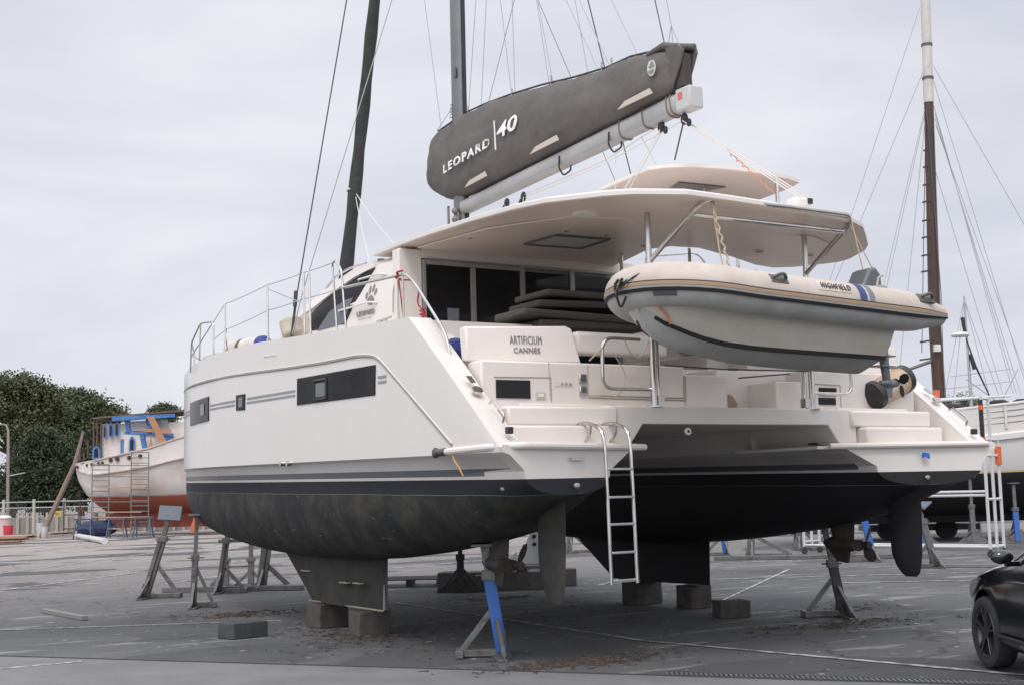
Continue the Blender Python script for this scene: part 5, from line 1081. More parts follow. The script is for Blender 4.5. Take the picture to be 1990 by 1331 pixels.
# ================================================================ SCHOONER
RW = Vector((.8555, -.5171, 0)); FW = Vector((.5171, .8555, 0))
WH = mat('old_white_planking', (.62, .60, .575), .6, col2=(.54, .51, .48), scale=2.5)
sch = thing('schooner', 'large old white wooden schooner with a brown mast, propped up behind on the right', 'schooner', (18.9, 16.6, 0), CAMAZ)
# local x to the right, y away. hull from x=-5.5 to 13
def sring(x):
    x -= 1.5; t = (x+5.2)/18.2; w = 2.5*max(.02, 1-abs(2*t-1)**2.6); zs = 3.0+.055*(x+1)+.006*(x+1)**2 if x > -1 else 3.0-.02*(x+1); k = .45 if -4 < x < 11.5 else .45+abs(x+4 if x < 0 else x-11.5)*.8
    y0 = 0
    o = []
    for f, z in ((1.0, zs), (1.0, zs-.62), (1.03, zs-.66), (1.03, zs-.78), (1.0, zs-.8), (.98, 1.75+.02*x), (.86, 1.2), (.55, .8), (.10, .62), (.08, k)):
        o.append((x+1.5, y0-w*f, z*1.15))
    return o+[(a, -b, c) for a, b, c in o[::-1]]
bm = NB(); loft(bm, [sring(x+1.5) for x in (-5.1, -4.6, -4, -3, -2, -1, 0, 1.5, 3, 4.5, 6, 8, 10, 11.5, 12.5, 12.95)])
m = bpy.data.materials.new('schooner_hull'); m.use_nodes = True; b_ = m.node_tree.nodes['Principled BSDF']; n_ = m.node_tree.nodes; l_ = m.node_tree.links
tc = n_.new('ShaderNodeTexCoord'); sp_ = n_.new('ShaderNodeSeparateXYZ'); l_.new(tc.outputs['Object'], sp_.inputs[0])
ad = n_.new('ShaderNodeMath'); ad.operation = 'MULTIPLY_ADD'; ad.inputs[1].default_value = -.02; l_.new(sp_.outputs[0], ad.inputs[0]); l_.new(sp_.outputs[2], ad.inputs[2])
rp = n_.new('ShaderNodeValToRGB'); rp.color_ramp.interpolation = 'CONSTANT'; e = rp.color_ramp.elements; e[0].color = (.012, .012, .014, 1); e[1].position = .5; e[1].color = (.60, .45, .22, 1); x_ = e.new(.508); x_.color = (.60, .57, .55, 1)
mr_ = n_.new('ShaderNodeMapRange'); mr_.inputs[1].default_value = 0; mr_.inputs[2].default_value = 3.6; l_.new(ad.outputs[0], mr_.inputs[0]); l_.new(mr_.outputs[0], rp.inputs[0]); l_.new(rp.outputs[0], b_.inputs['Base Color']); b_.inputs['Roughness'].default_value = .6
obj('hull', bm, m, sch, 40)
bm = NB()
for k in range(1, 4):
    P = []
    for x in (-4.6, -3, -1, 1, 3, 5, 7, 10): r_ = sring(x)[0]; P.append((x, r_[1]-.008, r_[2]-.62*k/4))
    tube(bm, P, .012, 4)
P = [(x, sring(x)[0][1]-.01, sring(x)[0][2]-.81) for x in (-4.6, -3, -1, 1, 3, 5, 7, 10)]; tube(bm, P, .02, 4)
obj('plank_seam', bm, mat('seam_grey', (.22, .21, .20), .8), sch)
bm = NB()
for k in range(8): x = -4+k*1.35; r_ = sring(x)[0]; box(bm, x-.03, x+.03, r_[1]-.03, r_[1], r_[2]-.62, r_[2]-.02)
obj('bulwark_stanchion', bm, WH, sch)
bm = NB(); P = [(x, sring(x)[0][1], sring(x)[0][2]+.02) for x in (-4.9, -4, -3, -1, 1, 3, 5, 7, 10, 12)]; tube(bm, P, .04, 6); obj('cap_rail', bm, WH, sch)
# dark clutter on deck behind the bulwark
random.seed(8); bm = NB()
for k in range(26):
    x = -1+k*.42+random.random()*.2; ball(bm, (x, -.9+random.random()*.6, 3.5+.01*k+random.random()*.22), .16+random.random()*.10, (1.6, 1, .6), 8, 5)
obj('deck_tarpaulins', bm, mat('dark_clutter', (.016, .015, .014), .9, col2=(.04, .028, .024), scale=3), sch)
bm = NB(); tube(bm, [(0.6, -1.6, 3.85), (3.2, -1.6, 3.92)], .04, 8); obj('grey_spar', bm, ALU, sch)
BRN = mat('brown_varnished_mast', (.042, .021, .015), .35, col2=(.075, .035, .022), scale=3, stretch=(8, 8, .6))
MXB = 1.80
bm = NB(); tube(bm, [(MXB+.02, 0, 2.2), (MXB-.0, 0, 6), (MXB+.22, 0, 12.6)], [.19, .175, .135], 14); ms = obj('mast', bm, BRN, sch)
bm = NB(); tube(bm, [(MXB+.22, 0, 12.6), (MXB+.26, 0, 14), (MXB+.40, 0, 19)], [.15, .145, .13], 12); obj('topmast', bm, mat('cream_paint', (.60, .57, .52), .5, col2=(.5, .47, .42), scale=5), ms)
bm = NB()
for z, r_ in ((13.3, .17), (14.3, .165)): cyl(bm, (MXB+.22+(z-12.6)*.028, 0, z), (MXB+.22+(z-12.6)*.028, 0, z+.07), r_, 12)
tube(bm, [(MXB+.1, -.16, 12.4), (MXB+.17, -.2, 7), (MXB+.1, -.16, 4)], .012, 6); obj('mast_band', bm, DGREY, ms)
bm = NB(); box(bm, MXB-.14, MXB+.04, -.3, -.16, 5.3, 5.5); obj('deck_lamp', bm, WH, ms, 0, .01)
bm = NB(); tube(bm, [(MXB-.02, 0, 5.1), (MXB-1.1, -.1, 4.75), (MXB-1.6, -.2, 4.6)], [.05, .045, .03], 8); obj('gaff_end', bm, STEEL, ms)
bm = NB()
H0 = MXB-.11
def U(px, py):
    z = (1053-.0245*(px-1717)-py)*.0147; return ((px-1717+3.78*z)*.0146, z)    # photo-scale drawing of the rigging plane, metres
for a, b in (((1790, 0), (1640, 435)), ((1797, 130), (1648, 470)), ((1800, 205), (1705, 560)), ((1800, 215), (1712, 560)), ((1800, 230), (1752, 560))):
    (x0, z0), (x1, z1) = U(*a), U(*b); dx = (x1-x0)/(z1-z0); tube(bm, [(x0, 0, z0), (x0+dx*(2.9-z0), -1.3, 2.9)], .011, 5)
for a, b in (((1818, 120), (1990, 485)), ((1818, 200), (1925, 710)), ((1818, 150), (1935, 640)), ((1820, 225), (1945, 745)), ((1820, 330), (1912, 745)), ((1822, 240), (1965, 745)), ((1820, 215), (1938, 745))):
    (x0, z0), (x1, z1) = U(*a), U(*b); dx = (x1-x0)/(z1-z0); zz = 4.0 if a != (1818, 120) else 6.5; tube(bm, [(x0, 0, z0), (x0+dx*(zz-z0), -1.2, zz)], .010, 5)
obj('rigging', bm, ROPEG, sch)
bm = NB(); (xa, za), (xb, zb_) = U(1797, 240), U(1762, 700); (xc, zc) = U(1783, 700)
tube(bm, [(xa, -.2, za), (xb, -1.4, zb_)], .011, 5); tube(bm, [(xa+.03, -.2, za), (xc, -1.4, zc)], .011, 5)
for py in (295, 330, 367, 402, 440, 474, 510, 542, 600, 640, 678, 712):
    t_ = (py-240)/460; x0, z = U(1797-35*t_, py); x1 = U(1797-14*t_, py)[0]+.06; x0 -= .06; y = -.2-1.2*t_; beam(bm, (x0, y-.02, z-.03), (x1, y-.02, z+.02), .045, .045)
obj('ratlines', bm, mat('dark_wood', (.05, .04, .035), .8), sch)
# radar mast of a yacht behind
rm = thing('radar_mast', 'thin white yacht mizzen mast with radar dome and stays at far right', 'mast', (25.3, 18.6, 0), CAMAZ)
bm = NB(); tube(bm, [(0, 0, 0), (.02, 0, 4), (.0, 0, 7.6)], [.09, .06, .03], 8); obj('pole', bm, ALU, rm)
bm = NB(); tube(bm, [(-.2, 0, 6.28), (-.2, 0, 6.33), (-.2, 0, 6.40), (-.2, 0, 6.42)], [.26, .30, .27, .15], 16); obj('radar_dome', bm, WPAINT, rm)
bm = NB(); tube(bm, [(-.05, -.1, 6.2), (.2, -.1, 5.3), (.6, -.1, 4.3)], [.02, .035, .02], 8); tube(bm, [(.05, -.1, 5.7), (.15, -.1, 5.2)], .06, 8); tube(bm, [(-.1, 0, 6.9), (-.02, 0, 6.3)], .06, 6); obj('rolled_flag', bm, BLACKP, rm)
bm = NB()
for x in (-1.1, 1.2, -.7, .8): tube(bm, [(0, 0, 7.5), (x, 0, 3.4)], .010, 5)
for z, a in ((5.0, -.6), (4.6, -.9)): tube(bm, [(a, 0, z), (1.4, 0, z+.2)], .012, 5)
tube(bm, [(-.1, 0, 4.9), (1.2, 0, 3.9)], .015, 5); tube(bm, [(1.6, 0, 5.2), (.9, 0, 4.0)], .015, 5); obj('stays', bm, ROPEG, rm)
# person-sized gear on the schooner's rail: orange buoys
bm = NB(); tube(bm, [(1.3, -1.2, 3.4), (1.35, -1.2, 4.15)], [.08, .09], 10); o = obj('life_jacket_roll', bm, OR, sch)
# pale hulls and clutter behind the stands on the right
t = thing('trailer', 'low white trailer loaded with orange gear under the schooner', 'trailer', (21.0, 17.6, 0), CAMAZ)
bm = NB(); box(bm, -1.6, 1.6, -.6, .6, .55, .95); obj('load_bed', bm, WPAINT, t, 0, .02)
bm = NB(); box(bm, -1.3, 1.9, -.65, .65, .25, .42); obj('frame', bm, DGREY, t, 0)
for x in (-.8, .9):
    bm = NB(); cyl(bm, (x, -.6, .3), (x, -.8, .3), .3, 18); obj('wheel', bm, RUBBER, t)
bm = NB(); box(bm, -.5, .0, -.63, -.4, .7, 1.05); obj('orange_crate', bm, OR, t, 0, .03)
t = thing('gas_tank', 'grey cylindrical tank lying on its side beyond the starboard rudder', 'tank', (17.2, 17.3, 0), CAMAZ)
bm = NB(); tube(bm, [(-.9, 0, .62), (-.85, 0, .62), (.85, 0, .62), (.9, 0, .62)], [.2, .33, .33, .2], 16); obj('drum', bm, mat('tank_grey', (.25, .25, .23), .6), t)
bm = NB(); box(bm, -.7, -.6, -.3, .3, 0, .4); box(bm, .6, .7, -.3, .3, 0, .4); split(obj('cradle', bm, STEELD, t, 0))
# ================================================================ CAR
car = thing('parked_car', 'dark blue-black hatchback car parked at the right edge, front wheel showing', 'car', (0, 0, 0))
hd = Vector((.48, .877, 0)).normalized(); rg = Vector((hd.y, -hd.x, 0))
car.rotation_euler = (0, 0, math.atan2(hd.y, hd.x)-math.pi/2)
cw_ = Vector((.53, -2.0, 0)); car.location = cw_ + rg*.76 - hd*1.28
PAINT = mat('midnight_car_paint', (.006, .007, .012), .15, .3, col2=(.007, .008, .014), scale=2, coat=1.)
def crs(y):
    """half section at station y (front = +2.05)"""
    hw = lerp_tab([(-2.1, .62), (-1.95, .78), (-1.4, .86), (.9, .87), (1.5, .845), (1.85, .74), (2.03, .55), (2.10, .38)], y)
    sh = lerp_tab([(-2.1, .80), (-1.6, .93), (.6, .93), (1.2, .88), (1.7, .80), (1.95, .70), (2.1, .58)], y)     # shoulder height
    top = lerp_tab([(-2.1, .85), (-1.9, 1.15), (-1.5, 1.44), (-.5, 1.50), (.1, 1.42), (.55, 1.18), (.95, .985), (1.4, .93), (1.8, .84), (2.0, .74), (2.1, .60)], y)
    tw = lerp_tab([(-2.1, .55), (-1.5, .58), (.1, .60), (.7, .70), (1.2, .62), (1.8, .5), (2.1, .3)], y)
    lo = lerp_tab([(-2.1, .38), (-1.8, .22), (1.7, .20), (2.1, .34)], y)
    P = [(hw*.9, lo), (hw*.985, lo+.08), (hw, .45), (hw*.995, sh-.14), (hw*.96, sh-.03), (max(tw, hw*.88), sh+.012), ((tw+hw*.88)/2, (sh+top)/2+.01), (tw, top-.035), (tw*.8, top-.005), (0, top+.012)]
    return [(x, y, z) for x, z in P]+[(-x, y, z) for x, z in P[::-1][1:]]
ysc = [-2.1, -2.02, -1.85, -1.5, -1.0, -.5, 0, .3, .6, .8, 1.0, 1.2, 1.4, 1.6, 1.78, 1.9, 2.0, 2.07, 2.1]
bm = NB(); loft(bm, [crs(y) for y in ysc]); body = obj('body', bm, PAINT, car, 50)
for sx in (-1, 1):
    for y in (1.28, -1.3):
        c = NB(); cyl(c, (sx*.5, y, .325), (sx*1.1, y, .325), .375, 32); co = obj('cutter', c, RUBBER, None, 0); 
        bpy.context.view_layer.update(); md = body.modifiers.new('arch', 'BOOLEAN'); md.object = co; md.operation = 'DIFFERENCE'; co.parent = car
bpy.context.view_layer.update()
dg_ = bpy.context.evaluated_depsgraph_get(); me_ = bpy.data.meshes.new_from_object(body.evaluated_get(dg_)); body.modifiers.clear(); body.data = me_
me_.polygons.foreach_set('use_smooth', [True]*len(me_.polygons)); me_.set_sharp_from_angle(angle=R_(45))
for o in [o for o in bpy.data.objects if o.name.startswith('cutter')]: bpy.data.objects.remove(o)
RIM = mat('alloy_rim', (.10, .10, .105), .3, .8); 
for sx in (-1, 1):
    for y in (1.28, -1.3):
        bm = NB(); X = sx*.765
        prof = [(.085, .20), (.098, .235), (.10, .28), (.088, .308), (.06, .318), (-.06, .318), (-.088, .308), (-.10, .28), (-.10, .2)]
        loft(bm, [[(X+sx*a, y+r_*math.cos(k*math.pi/20), .325+r_*math.sin(k*math.pi/20)) for a, r_ in prof] for k in range(40)]+[[(X+sx*a, y+r_*math.cos(0), .325) for a, r_ in prof]], False, False, False)
        wt_ = obj('wheel', bm, RUBBER, car, 40)
        bm = NB(); loft(bm, [[(X+sx*a, y+r_*math.cos(k*math.pi/20), .325+r_*math.sin(k*math.pi/20)) for a, r_ in ((.10, .222), (.085, .238), (.05, .212), (-.05, .205))] for k in range(41)], False, False, False)
        for k in range(5):
            for da in (-.16, .16):
                a = k*2*math.pi/5+.3; p0 = (y+.05*math.cos(a), .325+.05*math.sin(a)); p1 = (y+.218*math.cos(a+da), .325+.218*math.sin(a+da)); beam(bm, (X+sx*.07, *p0), (X+sx*.085, *p1), .026, .022)
        cyl(bm, (X+sx*.04, y, .325), (X+sx*.085, y, .325), .06, 16); obj('rim', bm, RIM, wt_, 40)
        bm = NB(); cyl(bm, (X-sx*.03, y, .325), (X+sx*.0, y, .325), .20, 24); obj('brake_disc', bm, STEELD, wt_)
bm = NB()
for sx in (-1, 1):
    bm = NB(); ball(bm, (sx*.98, .50, 1.03), .10, (1.0, .6, .62), 14, 10); box(bm, min(sx*.82, sx*.95), max(sx*.82, sx*.95), .48, .53, .95, .99); obj('wing_mirror', bm, PAINT, car)
for sx in (-1, 1):
    bm = NB(); P = [(1.30, .80), (1.55, .77), (1.80, .70), (1.86, .62), (1.72, .60), (1.45, .68)]
    def hwc(y): return lerp_tab([(.9, .87), (1.5, .845), (1.85, .74), (2.03, .55)], y)
    plate(bm, [(sx*(hwc(y)*.985), y, z) for y, z in P], .025, (sx, 0, 0)); obj('headlight', bm, mat('smoked_lamp', (.12, .12, .13), .08, .2), car, 30, .008)
    bm = NB(); plate(bm, [(sx*.665, .50, 1.17), (sx*.62, .1, 1.38), (sx*.60, -.5, 1.46), (sx*.62, -1.3, 1.40), (sx*.80, -1.2, .97), (sx*.85, .4, .97)], .03, (sx, 0, 0)); obj('side_window', bm, GLASS, car, 0)
    bm = NB(); tube(bm, [(sx*.878, 1.0, .33), (sx*.885, 0, .31), (sx*.878, -1.0, .33)], .02, 6); obj('sill_moulding', bm, BLACKP, car)
bm = NB(); plate(bm, [(-.66, .62, 1.16), (.66, .62, 1.16), (.56, .18, 1.40), (-.56, .18, 1.40)], .03, (0, .5, .8)); obj('windscreen', bm, GLASS, car, 0)
# ================================================================ FAR LEFT: TRAWLER, FENCE, TREES
K = .0241
tr = thing('wooden_trawler', 'old white and blue wooden fishing boat with red bottom under repair at far left', 'fishing boat', (7.67, 56.5, 0), CAMAZ)
def T(px, py): return ((px-215)*K, (1043-.025*(px-215)-py)*K)
RED = mat('red_bottom_paint', (.38, .10, .055), .75, col2=(.22, .05, .035), scale=2.5)
OW = mat('chalky_white_paint', (.60, .56, .54), .8, col2=(.50, .44, .41), scale=2)
tbl = {}
def trring(x):
    zs = lerp_tab([(-1.6, 3.52), (-.4, 3.62), (2.3, 4.1), (3.5, 4.5), (6, 5.2), (9, 6.0)], x); zr_ = lerp_tab([(-1.6, 3.4), (-1.45, 2.6), (-1.0, 1.9), (-.35, 1.25), (.4, 1.05), (9, 1.0)], x)
    w = lerp_tab([(-1.6, .5), (-1.3, 1.0), (-.5, 1.7), (1, 2.1), (5, 2.1), (8, 1.2), (9.4, .05)], x); o = []
    for f, t_ in ((1.02, 1), (1.0, .8), (1.03, .72), (1.0, .7), (.97, .45), (.85, .25), (.55, .1), (.08, 0)): o.append((x, -w*f, zr_+(zs-zr_)*t_))
    return o+[(a, -b, c) for a, b, c in o[::-1]]
bm = NB(); loft(bm, [trring(x) for x in (-1.6, -1.5, -1.3, -1.0, -.6, -.2, .5, 1.5, 2.5, 3.5, 5, 6.5, 8, 9.2)])
m = bpy.data.materials.new('trawler_hull'); m.use_nodes = True; b_ = m.node_tree.nodes['Principled BSDF']; n_ = m.node_tree.nodes; l_ = m.node_tree.links
tc = n_.new('ShaderNodeTexCoord'); sp_ = n_.new('ShaderNodeSeparateXYZ'); l_.new(tc.outputs['Object'], sp_.inputs[0]); nz_ = n_.new('ShaderNodeTexNoise'); nz_.inputs['Scale'].default_value = 1.2; nz_.inputs['Detail'].default_value = 6; l_.new(tc.outputs['Object'], nz_.inputs['Vector'])
ad = n_.new('ShaderNodeMath'); ad.operation = 'MULTIPLY_ADD'; ad.inputs[1].default_value = .3; l_.new(nz_.outputs[0], ad.inputs[0]); l_.new(sp_.outputs[2], ad.inputs[2])
mr_ = n_.new('ShaderNodeMapRange'); mr_.inputs[1].default_value = 2.02; mr_.inputs[2].default_value = 2.10; l_.new(ad.outputs[0], mr_.inputs[0])
mw = n_.new('ShaderNodeMix'); mw.data_type = 'RGBA'; mw.inputs[6].default_value = (.58, .54, .52, 1); mw.inputs[7].default_value = (.48, .36, .31, 1); r3 = n_.new('ShaderNodeMapRange'); r3.inputs[1].default_value = .45; r3.inputs[2].default_value = .8; l_.new(nz_.outputs[0], r3.inputs[0]); l_.new(r3.outputs[0], mw.inputs[0])
mc = n_.new('ShaderNodeMix'); mc.data_type = 'RGBA'; mc.inputs[6].default_value = (.37, .105, .06, 1); l_.new(mw.outputs[2], mc.inputs[7]); l_.new(mr_.outputs[0], mc.inputs[0]); l_.new(mc.outputs[2], b_.inputs['Base Color']); b_.inputs['Roughness'].default_value = .8
obj('hull', bm, m, tr, 40)
bm = NB(); box(bm, -.2, 8.5, -.15, .15, .35, 1.1); plate(bm, [(4.2, -.1, .45), (4.6, -.1, .4), (5.0, -.1, 1.15), (4.6, -.1, 1.25)], .2, (0, 1, 0)); obj('keel', bm, RED, tr, 0)
bm = NB()
for k, px in enumerate((155, 161, 187, 199, 214, 222, 240, 254, 278, 300)):
    x, z = T(px, 905-(px-155)*.13+(-3 if px > 235 else 0)); w = abs(trring(x)[1][1]); r_ = .10 if px > 235 else .075; tube(bm, [(x, -w-.0, z), (x, -w-.06, z)], r_, 10)
obj('scupper', bm, BLACKP, tr)
bm = NB(); P = [(x, trring(x)[2][1]-.02, trring(x)[2][2]) for x in (-1.5, -1, -.2, 1, 2.5, 3.5, 5, 8)]; tube(bm, P, .04, 6); P = [(x, trring(x)[0][1], trring(x)[0][2]) for x in (-1.55, -1, -.2, 1, 2.5, 3.5, 5)]; tube(bm, P, .05, 6); obj('rubbing_strake', bm, mat('faded_strake', (.42, .34, .29), .8), tr)
TB2 = mat('bright_blue_paint', (.035, .13, .38), .6, col2=(.07, .19, .40), scale=3)
def tplate(bm, pts, y, th=.06): return plate(bm, [(T(*p)[0], y, T(*p)[1]) for p in pts], th, (0, 1, 0))
bm = NB(); x0, z0 = T(208, 890); x1, z1 = T(340, 812); box(bm, x0, x1+1, -1.15, 1.2, 3.6, z1-.05); hs_ = obj('deckhouse', bm, OW, tr, 0)
bm = NB(); x0, _ = T(195, 0); x1, _ = T(300, 0); plate(bm, [(x0, -1.5, T(195, 808)[1]), (x1+2.4, -1.5, T(300, 797)[1]+.1), (x1+2.4, 1.5, T(300, 797)[1]+.1), (x0, 1.5, T(195, 808)[1])], .08, (0, 0, 1)); obj('roof', bm, mat('brown_roof', (.12, .085, .07), .8), tr, 0)
bm = NB(); tplate(bm, [(235, 812), (362, 804), (362, 797), (235, 803)], -1.53)
tplate(bm, [(258, 808), (266, 808), (270, 836), (262, 836)], -1.3); tplate(bm, [(258, 832), (356, 836), (356, 842), (258, 838)], -1.3); tplate(bm, [(249, 848), (257, 848), (257, 882), (249, 883)], -1.2); tplate(bm, [(288, 838), (297, 838), (304, 871), (295, 873)], -1.3); tplate(bm, [(300, 806), (308, 806), (314, 838), (306, 838)], -1.3); tplate(bm, [(335, 838), (356, 838), (356, 866), (345, 866)], -1.25)
obj('blue_trim', bm, TB2, hs_, 0)
bm = NB(); tplate(bm, [(266, 812), (300, 810), (304, 830), (272, 832)], -1.22, .02); tplate(bm, [(314, 810), (345, 808), (345, 832), (318, 834)], -1.22, .02); obj('window_pane', bm, mat('old_pane', (.25, .27, .29), .2), hs_, 0)
bm = NB(); tplate(bm, [(257, 838), (290, 838), (296, 872), (257, 882)], -1.28, .05); tplate(bm, [(299, 838), (332, 838), (340, 862), (305, 872)], -1.22, .05); obj('white_panel', bm, OW, hs_, 0)
for cx, cy, w, h_ in ((202, 875, 8, 26), (231, 829, 4, 30), (243, 828, 4, 30), (219, 832, 3, 30), (274, 858, 6, 32)):
    bm = NB(); tplate(bm, [(cx-w, cy+h_/2), (cx+w, cy+h_/2), (cx+w, cy-h_*.2), (cx+w*.6, cy-h_*.4), (cx, cy-h_/2), (cx-w*.6, cy-h_*.4), (cx-w, cy-h_*.2)], -1.36, .04); q = obj('arched_window', bm, TB2, hs_, 0)
    bm = NB(); tplate(bm, [(cx-w*.5, cy+h_*.38), (cx+w*.5, cy+h_*.38), (cx+w*.5, cy-h_*.2), (cx, cy-h_*.36), (cx-w*.5, cy-h_*.2)], -1.375, .012); obj('pane', bm, GLASS, q, 0)
bm = NB()
for px in (196, 203, 211): x, z = T(px, 810); tube(bm, [(x, -1.3, 3.6), (x, -1.3, z)], .05, 6)
for px, a, b in ((162, 890, 870), (170, 890, 875), (178, 885, 850)): x, z = T(px, a); x2, z2 = T(px, b); tube(bm, [(x, -.8, z), (x, -.8, z2)], .05, 6)
obj('stern_posts', bm, mat('weathered_brown', (.10, .07, .055), .9), tr)
OW2 = mat('raw_orange_timber', (.40, .20, .12), .8, col2=(.33, .18, .12), scale=4)
bm = NB(); tplate(bm, [(308, 803), (322, 803), (352, 862), (338, 866)], -1.75, .06); tplate(bm, [(290, 828), (356, 828), (356, 838), (290, 832)], -1.7, .06); tplate(bm, [(310, 868), (316, 845), (320, 868)], -1.7, .06); obj('repair_boards', bm, OW2, tr, 0)
bm = NB()
for px in (395,): tplate(bm, [(387, 1030), (396, 1005), (404, 1012), (400, 1034), (392, 1037)], -1.0, .1)
obj('rudder', bm, mat('orange_primer', (.55, .16, .09), .7), tr, 0)
# scaffold round it
sf_ = thing('scaffold', 'grey pipe scaffold with planks standing against the wooden fishing boat', 'scaffold', (7.5-.517*2.6, 56.6-.8555*2.6, 0), CAMAZ)
K2 = .0230
def Q(px, py): return ((px-213)*K2, (1043-.025*(px-213)-py)*K2)
SCG = mat('scaffold_grey', (.16, .17, .17), .6)
for a, b, top in ((217, 252, 893), (298, 334, 868)):
    bm = NB()
    for px in (a, b): x, z = Q(px, top); tube(bm, [(x, 0, 0.05), (x, 0, z)], .028, 6)
    z = top
    while z < 1035:
        (x0, z0), (x1, z1) = Q(a, z), Q(b, z); tube(bm, [(x0, 0, z0), (x1, 0, z1)], .02, 6); z += 11
    obj('ladder_frame', bm, SCG, sf_)
bm = NB()
for y in (918, 970, 895): (x0, z0), (x1, z1) = Q(217, y), Q(334, y); tube(bm, [(x0, .02, z0), (x1, .02, z1)], .02, 6)
(x0, z0), (x1, z1) = Q(217, 850), Q(298, 895); obj('scaffold_rail', bm, SCG, sf_)
bm = NB()
for y, a, b, th in ((942, 225, 330, .06), (992, 218, 320, .05), (1003, 220, 340, .06), (1026, 222, 300, .07)):
    (x0, z0), (x1, z1) = Q(a, y), Q(b, y); loft(bm, [[(x, yy, z), (x, yy+.28, z), (x, yy+.28, z+th), (x, yy, z+th)] for x, z, yy in ((x0, z0, -.1), (x1, z1, -.1))])
obj('plank', bm, mat('plank_tan', (.36, .24, .17), .8), sf_, 0)
# trestles, barrel, tube, timber, bins
def trestle(px, lab, m):
    x, z = Q(px, 1043); o = Vector((7.5-.517*4.2, 56.6-.8555*4.2, 0))+RW*(px-211)*.0223
    t = thing('work_trestle', lab, 'trestle', (o.x, o.y, 0), CAMAZ, 'blue trestles by the wooden boat')
    bm = NB()
    for a in (-.4, .4):
        for y in (-.3, .3): beam(bm, (a, y, 0), (a*.8, y*.3, .85), .05)
    beam(bm, (-.4, -.2, .35), (.4, .2, .75), .03); beam(bm, (.4, -.2, .35), (-.4, .2, .75), .03); obj('frame', bm, m, t, 0)
    bm = NB(); box(bm, -.45, .45, -.12, .12, .85, .92); obj('top_bar', bm, m, t, 0)
TBL = mat('dull_blue_steel', (.06, .09, .14), .6)
trestle(222, 'dull blue steel trestle left under the wooden boat', TBL); trestle(290, 'dull blue steel trestle in the middle under the wooden boat', TBL); trestle(345, 'dull blue steel trestle right under the wooden boat', TBL)
bm = NB(); ball(bm, (0, 0, .42), .5, (2.0, .8, .85), 10, 6); o = tag(obj('tarpaulin_heap', bm, mat('navy_tarp', (.02, .03, .08), .7), None, 0), 'dark navy tarpaulin heap under the stern of the wooden boat', 'tarpaulin'); o.location = tuple(Vector((7.5, 56.6, 0))+RW*.35-FW*2.6)
def far(px, depth_off=0.): return Vector((7.5, 56.6, 0))+RW*((px-207)*.02537+(px-995)/2567*depth_off)+FW*depth_off
t = thing('barrel', 'grey metal barrel on a dark stand left of the wooden boat', 'barrel', tuple(far(180, 0)), CAMAZ)
bm = NB(); tube(bm, [(0, 0, .55), (0, 0, .57), (0, 0, 1.1), (0, 0, 1.12)], [.25, .27, .27, .25], 16); obj('drum', bm, mat('barrel_grey', (.42, .41, .40), .6), t)
bm = NB(); box(bm, -.25, .25, -.2, .2, .0, .5); obj('stand', bm, DGREY, t, 0, .02)
bm = NB(); a = Vector((5.5, 54.3, .12)); b = Vector((4.15, 43.6, .12)); P = [a.lerp(b, i/8)+Vector((0, 0, .0)) for i in range(9)]; tube(bm, P, [.08]+[.12]*7+[.13], 12); tag(obj('white_tube', bm, WT), 'long white plastic tube lying on the ground left of the wooden boat', 'tube')
def lumber(p, lab, n, m, w=1.8, sp=.5):
    t = thing('timber_pile', lab, 'timber', tuple(p), CAMAZ, 'timber heaps at the left edge')
    random.seed(n*7)
    for k in range(n):
        a = random.uniform(-.12, .12); y = random.uniform(-sp, sp); z = .05+.075*(k*.6); L_ = w*random.uniform(.6, 1.1)
        bm = NB(); beam(bm, (-L_/2, y-a, z), (L_/2, y+a, z+.02), random.uniform(.18, .35), .045); obj('board', bm, m if k % 3 else mat('pale_board', (.42, .36, .31), .8), t, 0)
lumber(far(20, -9), 'orange-brown timber pile lying at the left edge of the yard', 7, OW2, 1.9)
lumber(far(45, -3), 'smaller brown timber heap just behind the orange pile', 5, mat('brown_board', (.2, .11, .07), .85), 1.1, .3)
lumber(far(118, 2), 'reddish rubble boards under the fence gate', 4, mat('brown_board', (.2, .11, .07), .85), 1.6, .4)
def bucket(p, r, h, m, lab, nm, catg, lid=None):
    bm = NB(); tube(bm, [(0, 0, 0), (0, 0, .02), (0, 0, h)], [r*.8, r*.85, r], 18); t = tag(obj(nm, bm, m), lab, catg); t.location = tuple(p)
    bm = NB(); tube(bm, [(0, 0, h), (0, 0, h+.04), (0, 0, h+.14), (0, 0, h+.17)] if lid else [(0, 0, h), (0, 0, h+.03)], [r*1.08, r*1.12, r*.9, r*.3] if lid else [r*1.05, r*1.05], 18); obj('lid' if lid else 'rim', bm, lid or m, t); return t
bucket(far(8, 1), .33, .95, mat('bin_pink', (.55, .42, .40), .6), 'pale bin with a white lid behind the red container at the left edge', 'waste_bin', 'bin', WPAINT)
bucket(far(16, -1.5), .24, .62, mat('red_plastic', (.55, .04, .06), .5), 'bright red plastic container at the left edge', 'red_container', 'container')
bucket(far(80, .5), .20, .66, WT, 'white plastic drum left of the leaning pole foot', 'plastic_drum', 'drum')
bucket(far(87, -.8), .17, .50, WT, 'shorter white plastic drum right beside the leaning pole foot', 'plastic_drum', 'drum')
